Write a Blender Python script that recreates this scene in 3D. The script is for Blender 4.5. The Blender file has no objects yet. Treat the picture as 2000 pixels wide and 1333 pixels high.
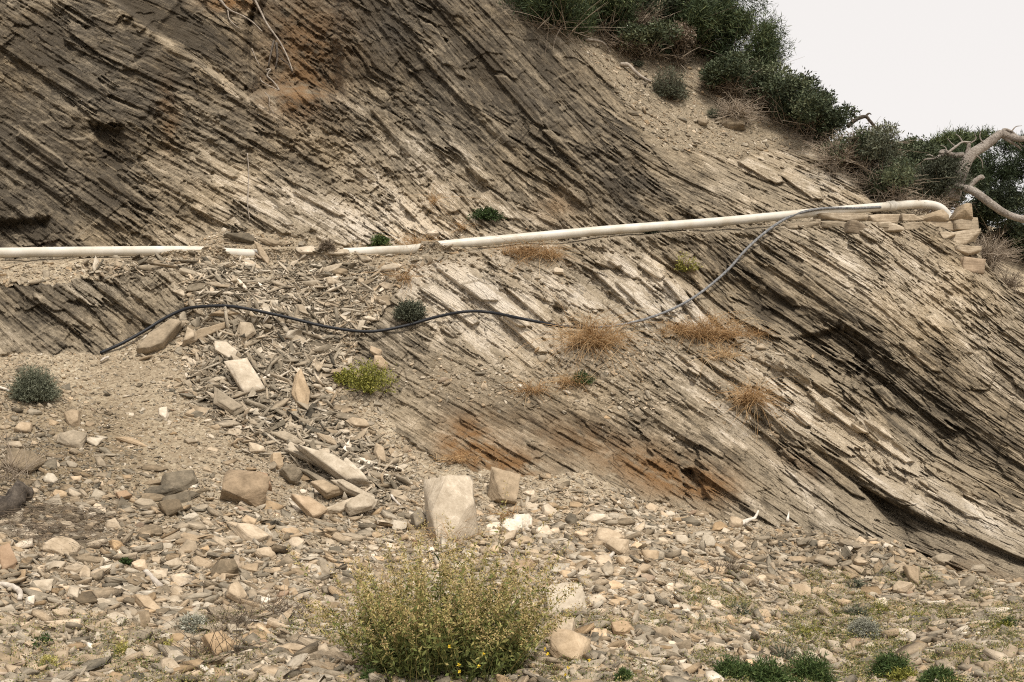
import bpy, bmesh, math, random
import numpy as np
from mathutils import Vector, Matrix
R = math.radians
random.seed(7); RNG = np.random.default_rng(11)
SC = bpy.context.scene; COL = SC.collection

# ---------------------------------------------------------------- camera
F = 2144.0; CU, CV = 1000.0, 666.5; HOR = 800.0
PITCH = math.atan((HOR - CV) / F)
CAMP = np.array([0.0, 0.0, 1.6])
cam = bpy.data.cameras.new('camera'); camo = bpy.data.objects.new('camera', cam); COL.objects.link(camo)
cam.sensor_width = 36.0; cam.lens = 36.0 * F / 2000.0; cam.clip_end = 2000; cam.clip_start = 0.05
camo.location = CAMP; camo.rotation_euler = (math.pi / 2 + PITCH, 0, 0)
SC.camera = camo
FW = np.array([0, math.cos(PITCH), math.sin(PITCH)]); UP = np.array([0, -math.sin(PITCH), math.cos(PITCH)]); RT = np.array([1.0, 0, 0])

# ---------------------------------------------------------------- light
SUN_EL, SUN_AZ = 56, 158      # azimuth measured clockwise from +Y (behind the camera, a little to the right)
w = bpy.data.worlds.new('World'); SC.world = w; w.use_nodes = True
nt = w.node_tree; nt.nodes.clear()
sky = nt.nodes.new('ShaderNodeTexSky'); sky.sky_type = 'NISHITA'; sky.sun_disc = False
sky.sun_elevation = R(SUN_EL); sky.sun_rotation = R(SUN_AZ); sky.dust_density = 6; sky.air_density = 1.0
bw = nt.nodes.new('ShaderNodeRGBToBW'); mx = nt.nodes.new('ShaderNodeMix'); mx.data_type = 'FLOAT'
mx.inputs[0].default_value = 0.72; mx.inputs[3].default_value = 7.6       # an even overcast layer over the sky texture
tint = nt.nodes.new('ShaderNodeMix'); tint.data_type = 'RGBA'; tint.blend_type = 'MULTIPLY'
tint.inputs[0].default_value = 1; tint.inputs[7].default_value = (1.0, 0.965, 0.945, 1)
bg = nt.nodes.new('ShaderNodeBackground'); bg.inputs[1].default_value = 0.115
out = nt.nodes.new('ShaderNodeOutputWorld')
L = nt.links.new
L(sky.outputs[0], bw.inputs[0]); L(bw.outputs[0], mx.inputs[2]); L(mx.outputs[0], tint.inputs[6])
L(tint.outputs[2], bg.inputs[0]); L(bg.outputs[0], out.inputs[0])
sl = bpy.data.lights.new('sun', 'SUN'); sl.energy = 2.9; sl.angle = R(8); sl.color = (1.0, 0.93, 0.83)
so = bpy.data.objects.new('sun', sl); COL.objects.link(so)
sd = Vector((math.sin(R(SUN_AZ)) * math.cos(R(SUN_EL)), math.cos(R(SUN_AZ)) * math.cos(R(SUN_EL)), math.sin(R(SUN_EL))))
so.rotation_euler = sd.to_track_quat('Z', 'Y').to_euler(); so.location = (0, -5, 20)
SC.view_settings.view_transform = 'Standard'; SC.view_settings.look = 'None'
SC.cycles.use_denoising = False; SC.cycles.filter_width = 1.1
SC.view_settings.gamma = 1; SC.view_settings.exposure = 0.40

# ---------------------------------------------------------------- numpy noise
def hsh(*a):
    h = np.uint32(2166136261)
    h = np.full(np.shape(a[0]), h, np.uint32)
    for x in a:
        h = (h ^ np.asarray(x, np.int64).astype(np.uint32)) * np.uint32(16777619)
        h ^= h >> np.uint32(13); h = h * np.uint32(2654435761)
        h ^= h >> np.uint32(15)
    return h.astype(np.float64) / 4294967295.0
def vn(x, y, seed=0):
    xi = np.floor(x); yi = np.floor(y); fx = x - xi; fy = y - yi
    fx = fx * fx * (3 - 2 * fx); fy = fy * fy * (3 - 2 * fy)
    xi = xi.astype(np.int64); yi = yi.astype(np.int64); s = np.full(np.shape(xi), seed)
    a = hsh(xi, yi, s); b = hsh(xi + 1, yi, s); c = hsh(xi, yi + 1, s); d = hsh(xi + 1, yi + 1, s)
    return (a * (1 - fx) + b * fx) * (1 - fy) + (c * (1 - fx) + d * fx) * fy
def fbm(x, y, seed=0, oct=4, g=0.5):
    t = 0; a = 1; n = 0
    for k in range(oct):
        t = t + a * vn(x * 2 ** k + 17.3 * k, y * 2 ** k - 9.1 * k, seed + k); n += a; a *= g
    return t / n - 0.5                      # about -0.5 .. 0.5
def sst(x, a, b):
    t = np.clip((x - a) / (b - a), 0, 1); return t * t * (3 - 2 * t)

# ---------------------------------------------------------------- pixel <-> world
def ray(u, v, d):
    u = np.asarray(u, float); v = np.asarray(v, float); d = np.asarray(d, float)
    return CAMP + d[..., None] * (FW + ((u - CU) / F)[..., None] * RT - ((v - CV) / F)[..., None] * UP)

# ---------------------------------------------------------------- materials
def mat(name, rough=0.9):
    m = bpy.data.materials.new(name); m.use_nodes = True
    nt = m.node_tree; b = nt.nodes['Principled BSDF']; b.inputs['Roughness'].default_value = rough
    b.inputs['Specular IOR Level'].default_value = 0.25
    return m, nt, b
class NB:
    def __init__(s, nt): s.nt = nt
    def n(s, t, **k):
        x = s.nt.nodes.new('ShaderNode' + t)
        for a, v in k.items(): setattr(x, a, v)
        return x
    def link(s, a, b): s.nt.links.new(a, b)
    def val(s, sock, v):
        if hasattr(v, 'is_output') or isinstance(v, bpy.types.NodeSocket): s.link(v, sock)
        else: sock.default_value = v
    def math(s, op, a, b=0.0, c=None, clamp=False):
        x = s.n('Math', operation=op); x.use_clamp = clamp; s.val(x.inputs[0], a); s.val(x.inputs[1], b)
        if c is not None: s.val(x.inputs[2], c)
        return x.outputs[0]
    def attr(s, name): return s.n('Attribute', attribute_name=name)
    def noise(s, vec, scale, detail=4, rough=0.55, vscale=None):
        if vscale is not None:
            m = s.n('Mapping'); s.link(vec, m.inputs[0]); m.inputs['Scale'].default_value = vscale; vec = m.outputs[0]
        x = s.n('TexNoise'); s.link(vec, x.inputs['Vector']); x.inputs['Scale'].default_value = scale
        x.inputs['Detail'].default_value = detail; x.inputs['Roughness'].default_value = rough
        return x.outputs[0]
    def ramp(s, fac, stops):
        x = s.n('ValToRGB'); s.link(fac, x.inputs[0]); e = x.color_ramp.elements
        while len(e) < len(stops): e.new(0.5)
        for i, (p, c) in enumerate(stops): e[i].position = p; e[i].color = (*c, 1)
        return x.outputs[0]
    def mix(s, f, a, b, mode='MIX'):
        x = s.n('Mix', data_type='RGBA', blend_type=mode); s.val(x.inputs[0], f)
        s.val(x.inputs[6], a if not isinstance(a, tuple) else (*a, 1)); s.val(x.inputs[7], b if not isinstance(b, tuple) else (*b, 1))
        return x.outputs[2]
    def bump(s, h, strength, dist, bsdf):
        x = s.n('Bump'); x.inputs['Strength'].default_value = strength; x.inputs['Distance'].default_value = dist
        s.link(h, x.inputs['Height']); s.link(x.outputs[0], bsdf.inputs['Normal'])

def cliff_material():
    m, nt, b = mat('schist', 0.92); N = NB(nt)
    uv = N.attr('foliation').outputs['Vector']; mk = N.attr('masks'); sep = N.n('SeparateColor'); N.link(mk.outputs['Color'], sep.inputs[0])
    pos = N.n('NewGeometry').outputs['Position']
    n1 = N.noise(uv, 1.0, 4, 0.6, (2.2, 13, 0)); n2 = N.noise(uv, 1.0, 5, 0.7, (9, 75, 0)); n3 = N.noise(pos, 1.6, 5, 0.65)
    n4 = N.noise(pos, 26, 5, 0.75); n5 = N.noise(pos, 7, 4, 0.7)
    fz = N.n('SeparateXYZ'); N.link(uv, fz.inputs[0])         # z of the foliation coordinate: a tone of its own for every plate
    f = N.math('ADD', N.math('MULTIPLY', n1, 0.55), N.math('MULTIPLY', n2, 0.75))
    f = N.math('ADD', f, N.math('MULTIPLY', n3, 0.6)); f = N.math('ADD', f, N.math('MULTIPLY', n4, 0.7)); f = N.math('ADD', f, N.math('MULTIPLY', n5, 0.5))
    f = N.math('ADD', f, N.math('MULTIPLY', fz.outputs[2], 0.30))
    f = N.math('MULTIPLY_ADD', f, 1.05, -1.115)
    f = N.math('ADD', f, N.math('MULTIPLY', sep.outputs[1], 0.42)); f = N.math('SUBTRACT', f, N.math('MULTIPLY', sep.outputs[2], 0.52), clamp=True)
    c = N.ramp(f, [(0.0, (0.075, 0.062, 0.045)), (0.3, (0.175, 0.145, 0.104)), (0.55, (0.32, 0.268, 0.195)), (0.78, (0.50, 0.428, 0.33)), (1.0, (0.70, 0.625, 0.52))])
    warm = N.noise(pos, 0.9, 3, 0.6)
    c = N.mix(N.math('MULTIPLY_ADD', warm, 1.6, -0.55, clamp=True), c, (0.98, 0.86, 0.66), 'MULTIPLY')
    dn = N.noise(pos, 30, 5, 0.7)
    dirt = N.ramp(dn, [(0.3, (0.19, 0.15, 0.10)), (0.55, (0.36, 0.295, 0.205)), (0.75, (0.50, 0.43, 0.32))])
    al = N.math('MULTIPLY', mk.outputs['Alpha'], N.math('MULTIPLY_ADD', n4, 2.0, 0.0, clamp=True), clamp=True)
    c = N.mix(al, c, dirt)
    rn = N.noise(pos, 5, 5, 0.65)
    rf = N.math('MULTIPLY', sep.outputs[0], N.math('MULTIPLY_ADD', N.math('ADD', N.math('MULTIPLY', rn, 0.6), N.math('MULTIPLY', N.math('ADD', n1, n2), 0.25)), 6.5, -2.75, clamp=True), clamp=True)
    c = N.mix(rf, c, N.mix(n2, (0.12, 0.062, 0.024), (0.34, 0.195, 0.085)))
    N.link(c, b.inputs['Base Color'])
    n6 = N.noise(uv, 1.0, 4, 0.6, (3.5, 34, 0)); h = N.math('ADD', N.math('ADD', n2, N.math('MULTIPLY', n4, 0.6)), N.math('MULTIPLY', n6, 1.3)); N.bump(h, 1.0, 0.045, b)
    return m
def ground_material():
    m, nt, b = mat('scree_dirt', 0.95); N = NB(nt)
    pos = N.n('NewGeometry').outputs['Position']
    a = N.noise(pos, 1.3, 4, 0.6); d = N.noise(pos, 28, 6, 0.75)
    v = N.n('TexVoronoi'); N.link(pos, v.inputs['Vector']); v.inputs['Scale'].default_value = 42
    sp = N.n('SeparateColor'); N.link(v.outputs['Color'], sp.inputs[0])
    f = N.math('ADD', N.math('MULTIPLY', a, 0.5), N.math('ADD', N.math('MULTIPLY', d, 0.7), N.math('MULTIPLY', sp.outputs[0], 0.25)))
    c = N.ramp(f, [(0.35, (0.125, 0.096, 0.062)), (0.62, (0.28, 0.222, 0.150)), (0.85, (0.41, 0.34, 0.24)), (1.0, (0.51, 0.45, 0.335))])
    mk = N.attr('masks'); sm = N.n('SeparateColor'); N.link(mk.outputs['Color'], sm.inputs[0]); c = N.mix(sm.outputs[2], c, (0.62, 0.58, 0.50), 'MULTIPLY')     # darker, browner soil tone inside the mask
    N.link(c, b.inputs['Base Color'])
    h = N.math('ADD', d, N.math('MULTIPLY', v.outputs['Distance'], -0.8)); N.bump(h, 1.0, 0.02, b)
    return m
def stone_material():
    m, nt, b = mat('stone', 0.9); N = NB(nt)
    t = N.attr('tint'); sep = N.n('SeparateColor'); N.link(t.outputs['Color'], sep.inputs[0]); lc = N.attr('lc').outputs['Vector']
    pos = N.n('NewGeometry').outputs['Position']
    lam = N.noise(lc, 1.0, 5, 0.65, (7, 7, 70)); bl = N.noise(lc, 14, 5, 0.65); g = N.noise(pos, 60, 3, 0.7)
    f = N.math('ADD', sep.outputs[0], N.math('MULTIPLY_ADD', lam, 0.5, -0.25)); f = N.math('ADD', f, N.math('MULTIPLY_ADD', bl, 0.6, -0.3))
    f = N.math('ADD', f, N.math('MULTIPLY_ADD', g, 0.3, -0.15), clamp=True)
    c = N.ramp(f, [(0.0, (0.050, 0.044, 0.033)), (0.3, (0.155, 0.132, 0.096)), (0.6, (0.325, 0.275, 0.205)), (0.85, (0.49, 0.43, 0.34)), (1.0, (0.66, 0.60, 0.51))])
    c = N.mix(sep.outputs[1], c, (1.0, 0.80, 0.58), 'MULTIPLY')               # ochre stones
    c = N.mix(sep.outputs[2], c, N.mix(bl, (0.16, 0.08, 0.04), (0.40, 0.25, 0.16)))   # iron-stained stones
    N.link(c, b.inputs['Base Color'])
    N.bump(N.math('ADD', lam, N.math('MULTIPLY', bl, 0.7)), 0.8, 0.012, b)
    return m
def leaf_material(name, stops, rough=0.7, trans=0.0):
    m, nt, b = mat(name, rough); N = NB(nt)
    t = N.attr('tint'); sep = N.n('SeparateColor'); N.link(t.outputs['Color'], sep.inputs[0])
    c = N.ramp(sep.outputs[0], stops); N.link(c, b.inputs['Base Color'])
    return m
M_CLIFF = cliff_material(); M_GROUND = ground_material(); M_STONE = stone_material()

# ---------------------------------------------------------------- linking meshes
def tag(o, label=None, cat=None, group=None, kind=None):
    if label: o['label'] = label
    if cat: o['category'] = cat
    if group: o['group'] = group
    if kind: o['kind'] = kind
    return o
def mesh_np(name, V, Fq, m, parent=None, attrs=None, smooth=False):
    """V (n,3); Fq (k,3) or (k,4) or a list of such"""
    me = bpy.data.meshes.new(name)
    Fs = Fq if isinstance(Fq, list) else [Fq]
    me.vertices.add(len(V)); me.vertices.foreach_set('co', np.ascontiguousarray(V, np.float32).ravel())
    tot = np.concatenate([np.full(len(f), f.shape[1]) for f in Fs]); idx = np.concatenate([f.ravel() for f in Fs])
    me.loops.add(len(idx)); me.loops.foreach_set('vertex_index', idx.astype(np.int32))
    me.polygons.add(len(tot)); st = np.concatenate([[0], np.cumsum(tot)[:-1]])
    me.polygons.foreach_set('loop_start', st.astype(np.int32)); me.polygons.foreach_set('loop_total', tot.astype(np.int32))
    if smooth: me.polygons.foreach_set('use_smooth', np.ones(len(tot), bool))
    for k, (typ, arr) in (attrs or {}).items():
        a = me.attributes.new(k, typ, 'POINT')
        a.data.foreach_set('color' if typ == 'FLOAT_COLOR' else 'vector', np.ascontiguousarray(arr, np.float32).ravel())
    me.materials.append(m); me.update(); me.validate()
    o = bpy.data.objects.new(name, me); COL.objects.link(o)
    if parent is not None: o.parent = parent
    return o
def empty(name, loc):
    o = bpy.data.objects.new(name, None); COL.objects.link(o); o.location = loc; o.empty_display_size = 0.1
    return o
# ---------------------------------------------------------------- terrain: one continuous sheet of cliff and scree
CP = np.array([  # column, row (photograph scale), depth in metres of the smooth base surface
 (-400,1400,5.0),(500,1400,5.0),(1200,1400,5.0),(2400,1400,5.1),(0,1333,5.4),(1000,1333,5.4),(2000,1333,5.6),
 (0,1200,6.0),(600,1200,6.4),(1200,1200,6.5),(2000,1200,6.9),(0,1100,6.7),(600,1100,7.3),(1300,1100,7.7),(2000,1140,8.2),
 (0,1000,7.3),(600,1000,8.3),(900,1000,8.7),(1300,1000,9.4),(1700,1050,9.4),(2400,1250,8.6),(-400,1000,7.0),
 (0,900,8.2),(300,900,8.7),(0,690,10.0),(200,690,10.4),(200,800,9.5),(-400,700,9.8),(100,560,10.8),(-400,560,10.6),
 (0,505,11.1),(330,505,11.4),(600,850,9.6),(560,650,10.8),(550,480,11.8),(420,560,11.2),
 (0,450,11.6),(0,300,12.3),(0,0,13.8),(-400,0,13.4),(0,-200,15),(400,440,12.0),(450,200,13.2),(450,0,14.2),(600,200,13.3),(600,-200,15.6),
 (800,440,12.1),(800,200,13.3),(800,0,14.4),(1000,200,13.3),(1000,0,14.5),(1000,-200,16.0),
 (900,900,9.5),(900,700,10.6),(900,520,11.5),(1000,440,12.1),(1150,640,11.0),(1200,800,10.2),(1100,560,11.5),
 (1200,430,12.3),(1200,300,12.9),(1250,160,14.6),(1350,60,16.3),(1450,250,14.6),(1500,330,13.7),(1650,380,13.3),(1740,395,13.4),
 (1400,440,12.4),(1700,430,12.7),(1400,620,11.5),(1500,700,11.0),(1400,900,9.9),(1600,1000,9.6),(1600,560,12.0),
 (1850,540,12.4),(1800,700,11.6),(2000,650,12.3),(2000,900,10.8),(1800,1000,10.0),(2000,1090,9.2),(2400,900,11.0),(2400,1150,9.4),(1900,480,12.9),(2400,700,12.6)])
def tps_fit(P, z, reg=0.002):
    P = P / 1000.0; n = len(P); d = np.linalg.norm(P[:, None] - P[None], axis=2)
    K = np.where(d > 0, d * d * np.log(d + 1e-12), 0) + reg * np.eye(n)
    A = np.zeros((n + 3, n + 3)); A[:n, :n] = K; A[:n, n] = 1; A[:n, n + 1:] = P; A[n, :n] = 1; A[n + 1:, :n] = P.T
    return P, np.linalg.solve(A, np.concatenate([z, [0, 0, 0]]))
def tps_eval(fit, u, v):
    P, c = fit; u = u / 1000.0; v = v / 1000.0; r = c[-3] + c[-2] * u + c[-1] * v
    for (a, b), k in zip(P, c[:-3]):
        d2 = (u - a) ** 2 + (v - b) ** 2; r = r + k * 0.5 * d2 * np.log(d2 + 1e-12)
    return r
TP = tps_fit(CP[:, :2], CP[:, 2])

RIDGE = np.array([(-900,-30),(1000,-30),(1260,-30),(1350,30),(1440,115),(1540,205),(1640,290),(1700,335),(1750,388),(1800,430),(1850,448),(1900,470),(1930,520),(1970,562),(2000,585),(2300,800),(3000,1080)])
def ridge(u): return np.interp(u, RIDGE[:, 0], RIDGE[:, 1])
LEDGE = np.array([(-900,520),(0,512),(150,508),(330,503),(500,500),(700,506),(880,500),(950,488),(1080,478),(1200,466),(1400,450),(1560,440),(1700,436),(1790,432),(1900,425),(2200,430)])
LAMP = np.array([(-900,.35),(0,.35),(280,.30),(360,.12),(640,.12),(760,.18),(900,.3),(1700,.34),(1860,.25),(1920,0),(2300,0)])

du = 1.5
inner = np.arange(-60, 2060, du)
left = -60 - np.cumsum(3 * 1.09 ** np.arange(1, 44)); right = 2060 + np.cumsum(3 * 1.09 ** np.arange(1, 44))
UC = np.concatenate([left[::-1], inner, right]); NC = len(UC); NR = 960
VB = 1400.0; VT = ridge(UC)
tt = np.linspace(0, 1, NR)
U = np.broadcast_to(UC, (NR, NC)).copy(); V = VB + (VT[None] - VB) * tt[:, None]
def base_depth(u, v):
    d = tps_eval(TP, u, v)
    lj = np.interp(u, LEDGE[:, 0], LEDGE[:, 1]); la = np.interp(u, LAMP[:, 0], LAMP[:, 1])
    lj = lj + 6 * fbm(u / 60, u * 0, 5) * 2
    e = lj - v                                            # above the ledge line
    return d + la * (sst(e, -2, 7) * np.exp(-np.clip(e, 0, None) / 130.0) - 0.25 * np.exp(-np.clip(-e, 0, None) / 60.0) * (e < 0))
D0 = base_depth(U, V)
# noise-warped picture coordinates, used only to roughen outlines of geological patches
X = (U - CU) / F * D0; Z = 1.6 - (V - HOR) / F * D0
WU = U + 34 * fbm(X * 1.6, Z * 1.6, 31, 5, .6); WV = V + 34 * fbm(X * 1.6, Z * 1.6, 41, 5, .6)

def sdist(poly, u, v):            # signed distance in pixels, positive inside
    p = np.array(poly, float); n = len(p); dm = np.full(u.shape, 1e9); ins = np.zeros(u.shape, bool)
    x0, y0 = p.min(0) - 80; x1, y1 = p.max(0) + 80
    sel = (u > x0) & (u < x1) & (v > y0) & (v < y1); uu = u[sel]; vv = v[sel]; d = np.full(uu.shape, 1e9); s = np.zeros(uu.shape, bool)
    for i in range(n):
        a = p[i]; b = p[(i + 1) % n]; e = b - a
        t = np.clip(((uu - a[0]) * e[0] + (vv - a[1]) * e[1]) / (e @ e), 0, 1)
        d = np.minimum(d, np.hypot(uu - a[0] - t * e[0], vv - a[1] - t * e[1]))
        c = ((a[1] > vv) != (b[1] > vv)) & (uu < (b[0] - a[0]) * (vv - a[1]) / (b[1] - a[1] + 1e-9) + a[0]); s ^= c
    dm[sel] = d; ins[sel] = s
    return np.where(ins, dm, -dm)
def patch(poly, soft, warp=1.0): return sst(sdist(poly, U + (WU - U) * warp, V + (WV - V) * warp), -soft, soft)
def blob(cu, cv, ru, rv, ang=0, warp=1.0):
    a = R(ang); x = U + (WU - U) * warp - cu; y = V + (WV - V) * warp - cv
    p = (x * math.cos(a) + y * math.sin(a)) / ru; q = (-x * math.sin(a) + y * math.cos(a)) / rv
    return np.exp(-(p * p + q * q))
def crest(pts, A, sa, sb, warp=0.7):       # a proud rib: soft above (up-right), sharp below
    x = U + (WU - U) * warp; y = V + (WV - V) * warp; r = np.zeros(U.shape)
    for a, b in zip(pts[:-1], pts[1:]):
        a = np.array(a, float); b = np.array(b, float); e = b - a; L_ = np.hypot(*e)
        t = np.clip(((x - a[0]) * e[0] + (y - a[1]) * e[1]) / L_ ** 2, 0, 1)
        dx = x - a[0] - t * e[0]; dy = y - a[1] - t * e[1]; side = (dx * e[1] - dy * e[0]) > 0
        d = np.hypot(dx, dy); r = np.maximum(r, np.where(side, np.exp(-(d / sa)), np.exp(-(d / sb) ** 2)))
    return A * .55 * r * np.clip(.65 + 1.9 * fbm(X * .9, Z * .9, int(A * 1000) + int(pts[0][0]), 3), .1, 1.4)

POLY_G = [(-900,690),(120,686),(190,690),(262,664),(325,640),(362,604),(352,560),(372,540),(320,528),(240,532),(150,548),(70,556),(0,556),(-900,560),(-900,506),(0,508),(330,494),(430,452),(560,455),(680,478),(800,484),(798,530),(762,600),(694,660),(690,720),(742,800),(800,868),(870,903),(1000,927),(1150,918),(1260,976),(1400,1010),(1500,1022),(1620,1042),(1760,1064),(1860,1112),(2000,1140),(3400,1500),(3400,2200),(-900,2200)]
POLY_D = [(1010,-60),(1055,25),(1128,92),(1185,150),(1240,232),(1285,292),(1420,306),(1530,290),(1640,300),(1800,420),(1560,200),(1440,90),(1300,-60)]
mG = sst(sdist(POLY_G, U + (WU - U) * .7 + 26 * fbm(X * 9, Z * 9, 35, 3, .7), V + (WV - V) * .7 + 26 * fbm(X * 9, Z * 9, 45, 3, .7)), -3, 3); mD = patch(POLY_D, 10, 0.5)
mM = np.clip(blob(1190,705,95,42) + blob(1390,672,120,24,8) + 0.9*blob(960,745,130,32,4) + 0.8*blob(1440,770,40,40,40) + .8*blob(1040,520,60,30)+ .6*blob(850,500,60,24) + .7*blob(1500,830,22,50,-40)+.5*blob(1240,790,60,20)+ .9*blob(830,500,90,22) + .7*blob(1400,445,320,8,-4), 0, 1) * (1 - mG)
mGL = sst(UC[None] * 0 + U, 330, 420)        # right of the left ledge

ANG = np.array([(60,120,33),(250,60,26),(120,420,33),(430,330,29),(620,350,33),(560,80,42),(720,120,54),(900,120,52),(1100,200,52),(780,300,45),(960,330,48),(1150,360,42),(1330,360,30),(1560,340,30),(1700,380,40),(120,600,35),(280,620,38),(850,560,36),(1000,600,40),(1010,510,24),(1230,560,40),(1330,560,50),(860,780,29),(1100,850,29),(1300,900,32),(1420,880,38),(1450,760,38),(1600,560,37),(1800,600,40),(2000,800,42),(1750,800,44),(1600,800,33),(1850,980,32),(1600,980,38),(1900,1090,30)], float)
w36 = X * .59 + Z * .81; s36 = X * .81 - Z * .59
jit = 150 * (vn(w36 / .07, s36 / 2.5, 77) - .5) + 110 * (vn(w36 / .022, s36 / 1.2, 78) - .5)     # regions interfinger along the layers
JU = jit * .81; JV = jit * .59
best = np.full(U.shape, 1e9); TH = np.zeros(U.shape); RID = np.zeros(U.shape, int)
for k, (a, b, t) in enumerate(ANG):
    d = np.hypot(WU * 1.6 - U * .6 + JU - a, WV * 1.6 - V * .6 + JV - b); s = d < best; best = np.where(s, d, best); TH = np.where(s, t, TH); RID = np.where(s, k, RID)
th = np.radians(TH); xs, zs = X, Z - 2.0
S = xs * np.cos(th) - zs * np.sin(th); W = xs * np.sin(th) + zs * np.cos(th)
W = W + 0.05 * fbm(S * 0.7, W * 0.7, 3, 3) + RID * 0.003
def lam(s, w, T, Ln, seed, jag=0.35, wav=0.28, gap=0.0, tone=False):
    wq = w / T + wav * vn(s / (Ln * 1.3), w / (5 * T), seed + 1) + 0.2 * wav * vn(s / (Ln * .3), w / (2 * T), seed + 2)
    i = np.floor(wq); f = wq - i; ii = i.astype(np.int64); o = np.full(ii.shape, seed)
    sq = s / (Ln * (0.5 + hsh(ii, o + 7))) + 31 * hsh(ii, o + 3) + jag * vn(wq * 3, s / (Ln * .2), seed + 4)
    j = np.floor(sq); g = sq - j; jj = j.astype(np.int64)
    p = hsh(ii, jj, o); q = hsh(ii, jj, o + 9) - .5; r = hsh(ii, jj, o + 11) - .5
    h = p - 0.5 + (f - .5) * (0.3 + q * 0.9) + (g - .5) * r * 0.9
    if gap: h = h + gap * np.clip(1 - f / (.28 * hsh(ii, o + 21) + .02), 0, 1) * (hsh(ii, jj, o + 22) > .45)      # open joint under a layer
    return (h, hsh(ii, jj, o + 33)) if tone else h
h1_ = lam(S, W, .46, 1.5, 100, .5); h2_, t2_ = lam(S, W, .12, .50, 200, .5, gap=.12, tone=True); h3_, t3_ = lam(S, W, .048, .26, 300, .5, gap=.25, tone=True); h4_, t4_ = lam(S, W, .020, .13, 400, .5, gap=.3, tone=True)
amp_ = np.clip(1 + 2.2 * fbm(X * 1.1, Z * 1.1, 57, 3), .35, 1.7)
bx_, tb_ = lam(S, W, .34, 2.6, 600, .3, tone=True); cj_ = lam(W, S, .42, .9, 650, .6)
H = 0.12 * h1_ + .07 * bx_ + .055 * cj_ + amp_ * (0.044 * h2_ + 0.030 * h3_) + 0.022 * h4_ + .020 * fbm(X * 22, Z * 22, 55, 3, .7)
TONE = (tb_ - .5) * .9 + (t2_ - .5) * .6 + (t3_ - .5) * .9 + (t4_ - .5) * .9
H2 = 0.42 * fbm(X * .9, Z * .9, 60, 3) + 0.17 * fbm(X * 4, Z * 4, 70, 5, .65)          # broken, blocky relief
shat = np.clip(blob(640,330,110,170,-20) + blob(800,420,90,90) + blob(1050,520,140,50) + .7*blob(980,400,70,60) + .8*blob(1860,600,180,90,38)+.6*blob(1800,930,120,50,35)+ .8*blob(1480,300,220,60,35) + .8*blob(1180,330,120,70,30) + .75 * sst(fbm(X * .8 + 3, Z * .8, 68, 4), .05, .16), 0, 1)
smooth_face = np.clip(blob(350,60,150,60,30,.4) + 0.8*blob(1150,850,260,70,12) + .7*blob(560,80,70,120)+ .5*blob(850,640,120,110), 0, 1)
damp = 1 - 0.62 * smooth_face
rel = H * damp * (1 - .62 * shat) + H2 * (.5 + .5 * shat) + shat * (0.085 * lam(S, W, .17, .26, 510, .8) + 0.045 * lam(S * .9 + W * .4, W, .07, .11, 520, .8) + .03 * lam(S, W, .035, .08, 500))
# larger faces set back or proud of the base surface (metres, + is into the hill)
OFF = [([(190,-60),(520,-60),(492,60),(484,190),(350,92),(180,-30)], .42, 5, .3), ([(488,50),(540,-60),(660,-60),(668,190),(560,170),(486,185)], .5, 14, .8),
       ([(980,-80),(1130,75),(1190,130),(1245,220),(1260,-80)], .9, 6, .3),
       ([(1290,505),(1420,545),(1560,590),(1690,670),(1790,760),(2000,890),(2300,1050),(2300,1130),(2000,995),(1830,880),(1690,770),(1560,665),(1400,600)], .12, 10, .6),
       ([(1490,800),(1640,910),(1770,1010),(1820,1075),(1740,1055),(1600,950),(1460,850)], .15, 10, .7),
       ([(1690,955),(1850,1035),(2100,1130),(2100,1190),(1900,1150),(1770,1075)], .24, 8, .5),
       ([(1545,660),(1640,640),(1700,700),(1660,760),(1590,730)], .16, 6, .6), ([(180,240),(240,260),(250,320),(200,330)], .22, 10, .8), ([(0,440),(90,430),(100,486),(0,486)], .3, 12, .8),
       ([(350,10),(380,40),(300,120),(260,130)], .1, 8, 1), ([(1080,590),(1100,600),(1090,720),(1080,720)], .12, 3, .5), ([(1330,920),(1350,915),(1385,975),(1370,980)], .14, 4, .6), ([(1640,310),(1700,330),(1740,388),(1700,392)], .2, 3, .2)]
rock_off = np.zeros(U.shape)
for p_, o_, s_, w_ in OFF: rock_off += o_ * patch(p_, s_, w_)
rock_off -= crest([(150,-40),(330,90),(420,150),(485,192),(570,280)], .22, 26, 9)
rock_off -= crest([(740,-30),(850,130),(960,240),(1060,350)], .30, 34, 12)
rock_off -= 1.1 * crest([(1320,700),(1450,800),(1600,930),(1740,1052)], .20, 26, 8)
rock_off -= 1.1 * crest([(1430,655),(1560,720),(1720,840),(1880,940),(2020,1040)], .26, 30, 9)
rock_off -= crest([(1640,900),(1800,1000),(2000,1085)], .22, 30, 8)
rock_off -= crest([(1500,470),(1650,590),(1770,700)], .16, 30, 8)
rock_off -= crest([(360,330),(520,420),(600,450)], .10, 24, 9)
rock_off -= crest([(0,110),(90,190),(200,250)], .16, 20, 9); rock_off -= crest([(0,300),(130,380),(260,450)], .16, 24, 9)
rock_off -= crest([(940,240),(1060,330),(1130,400)], .16, 24, 8); rock_off -= crest([(780,180),(870,290),(1010,400)], .18, 28, 9)
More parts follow.
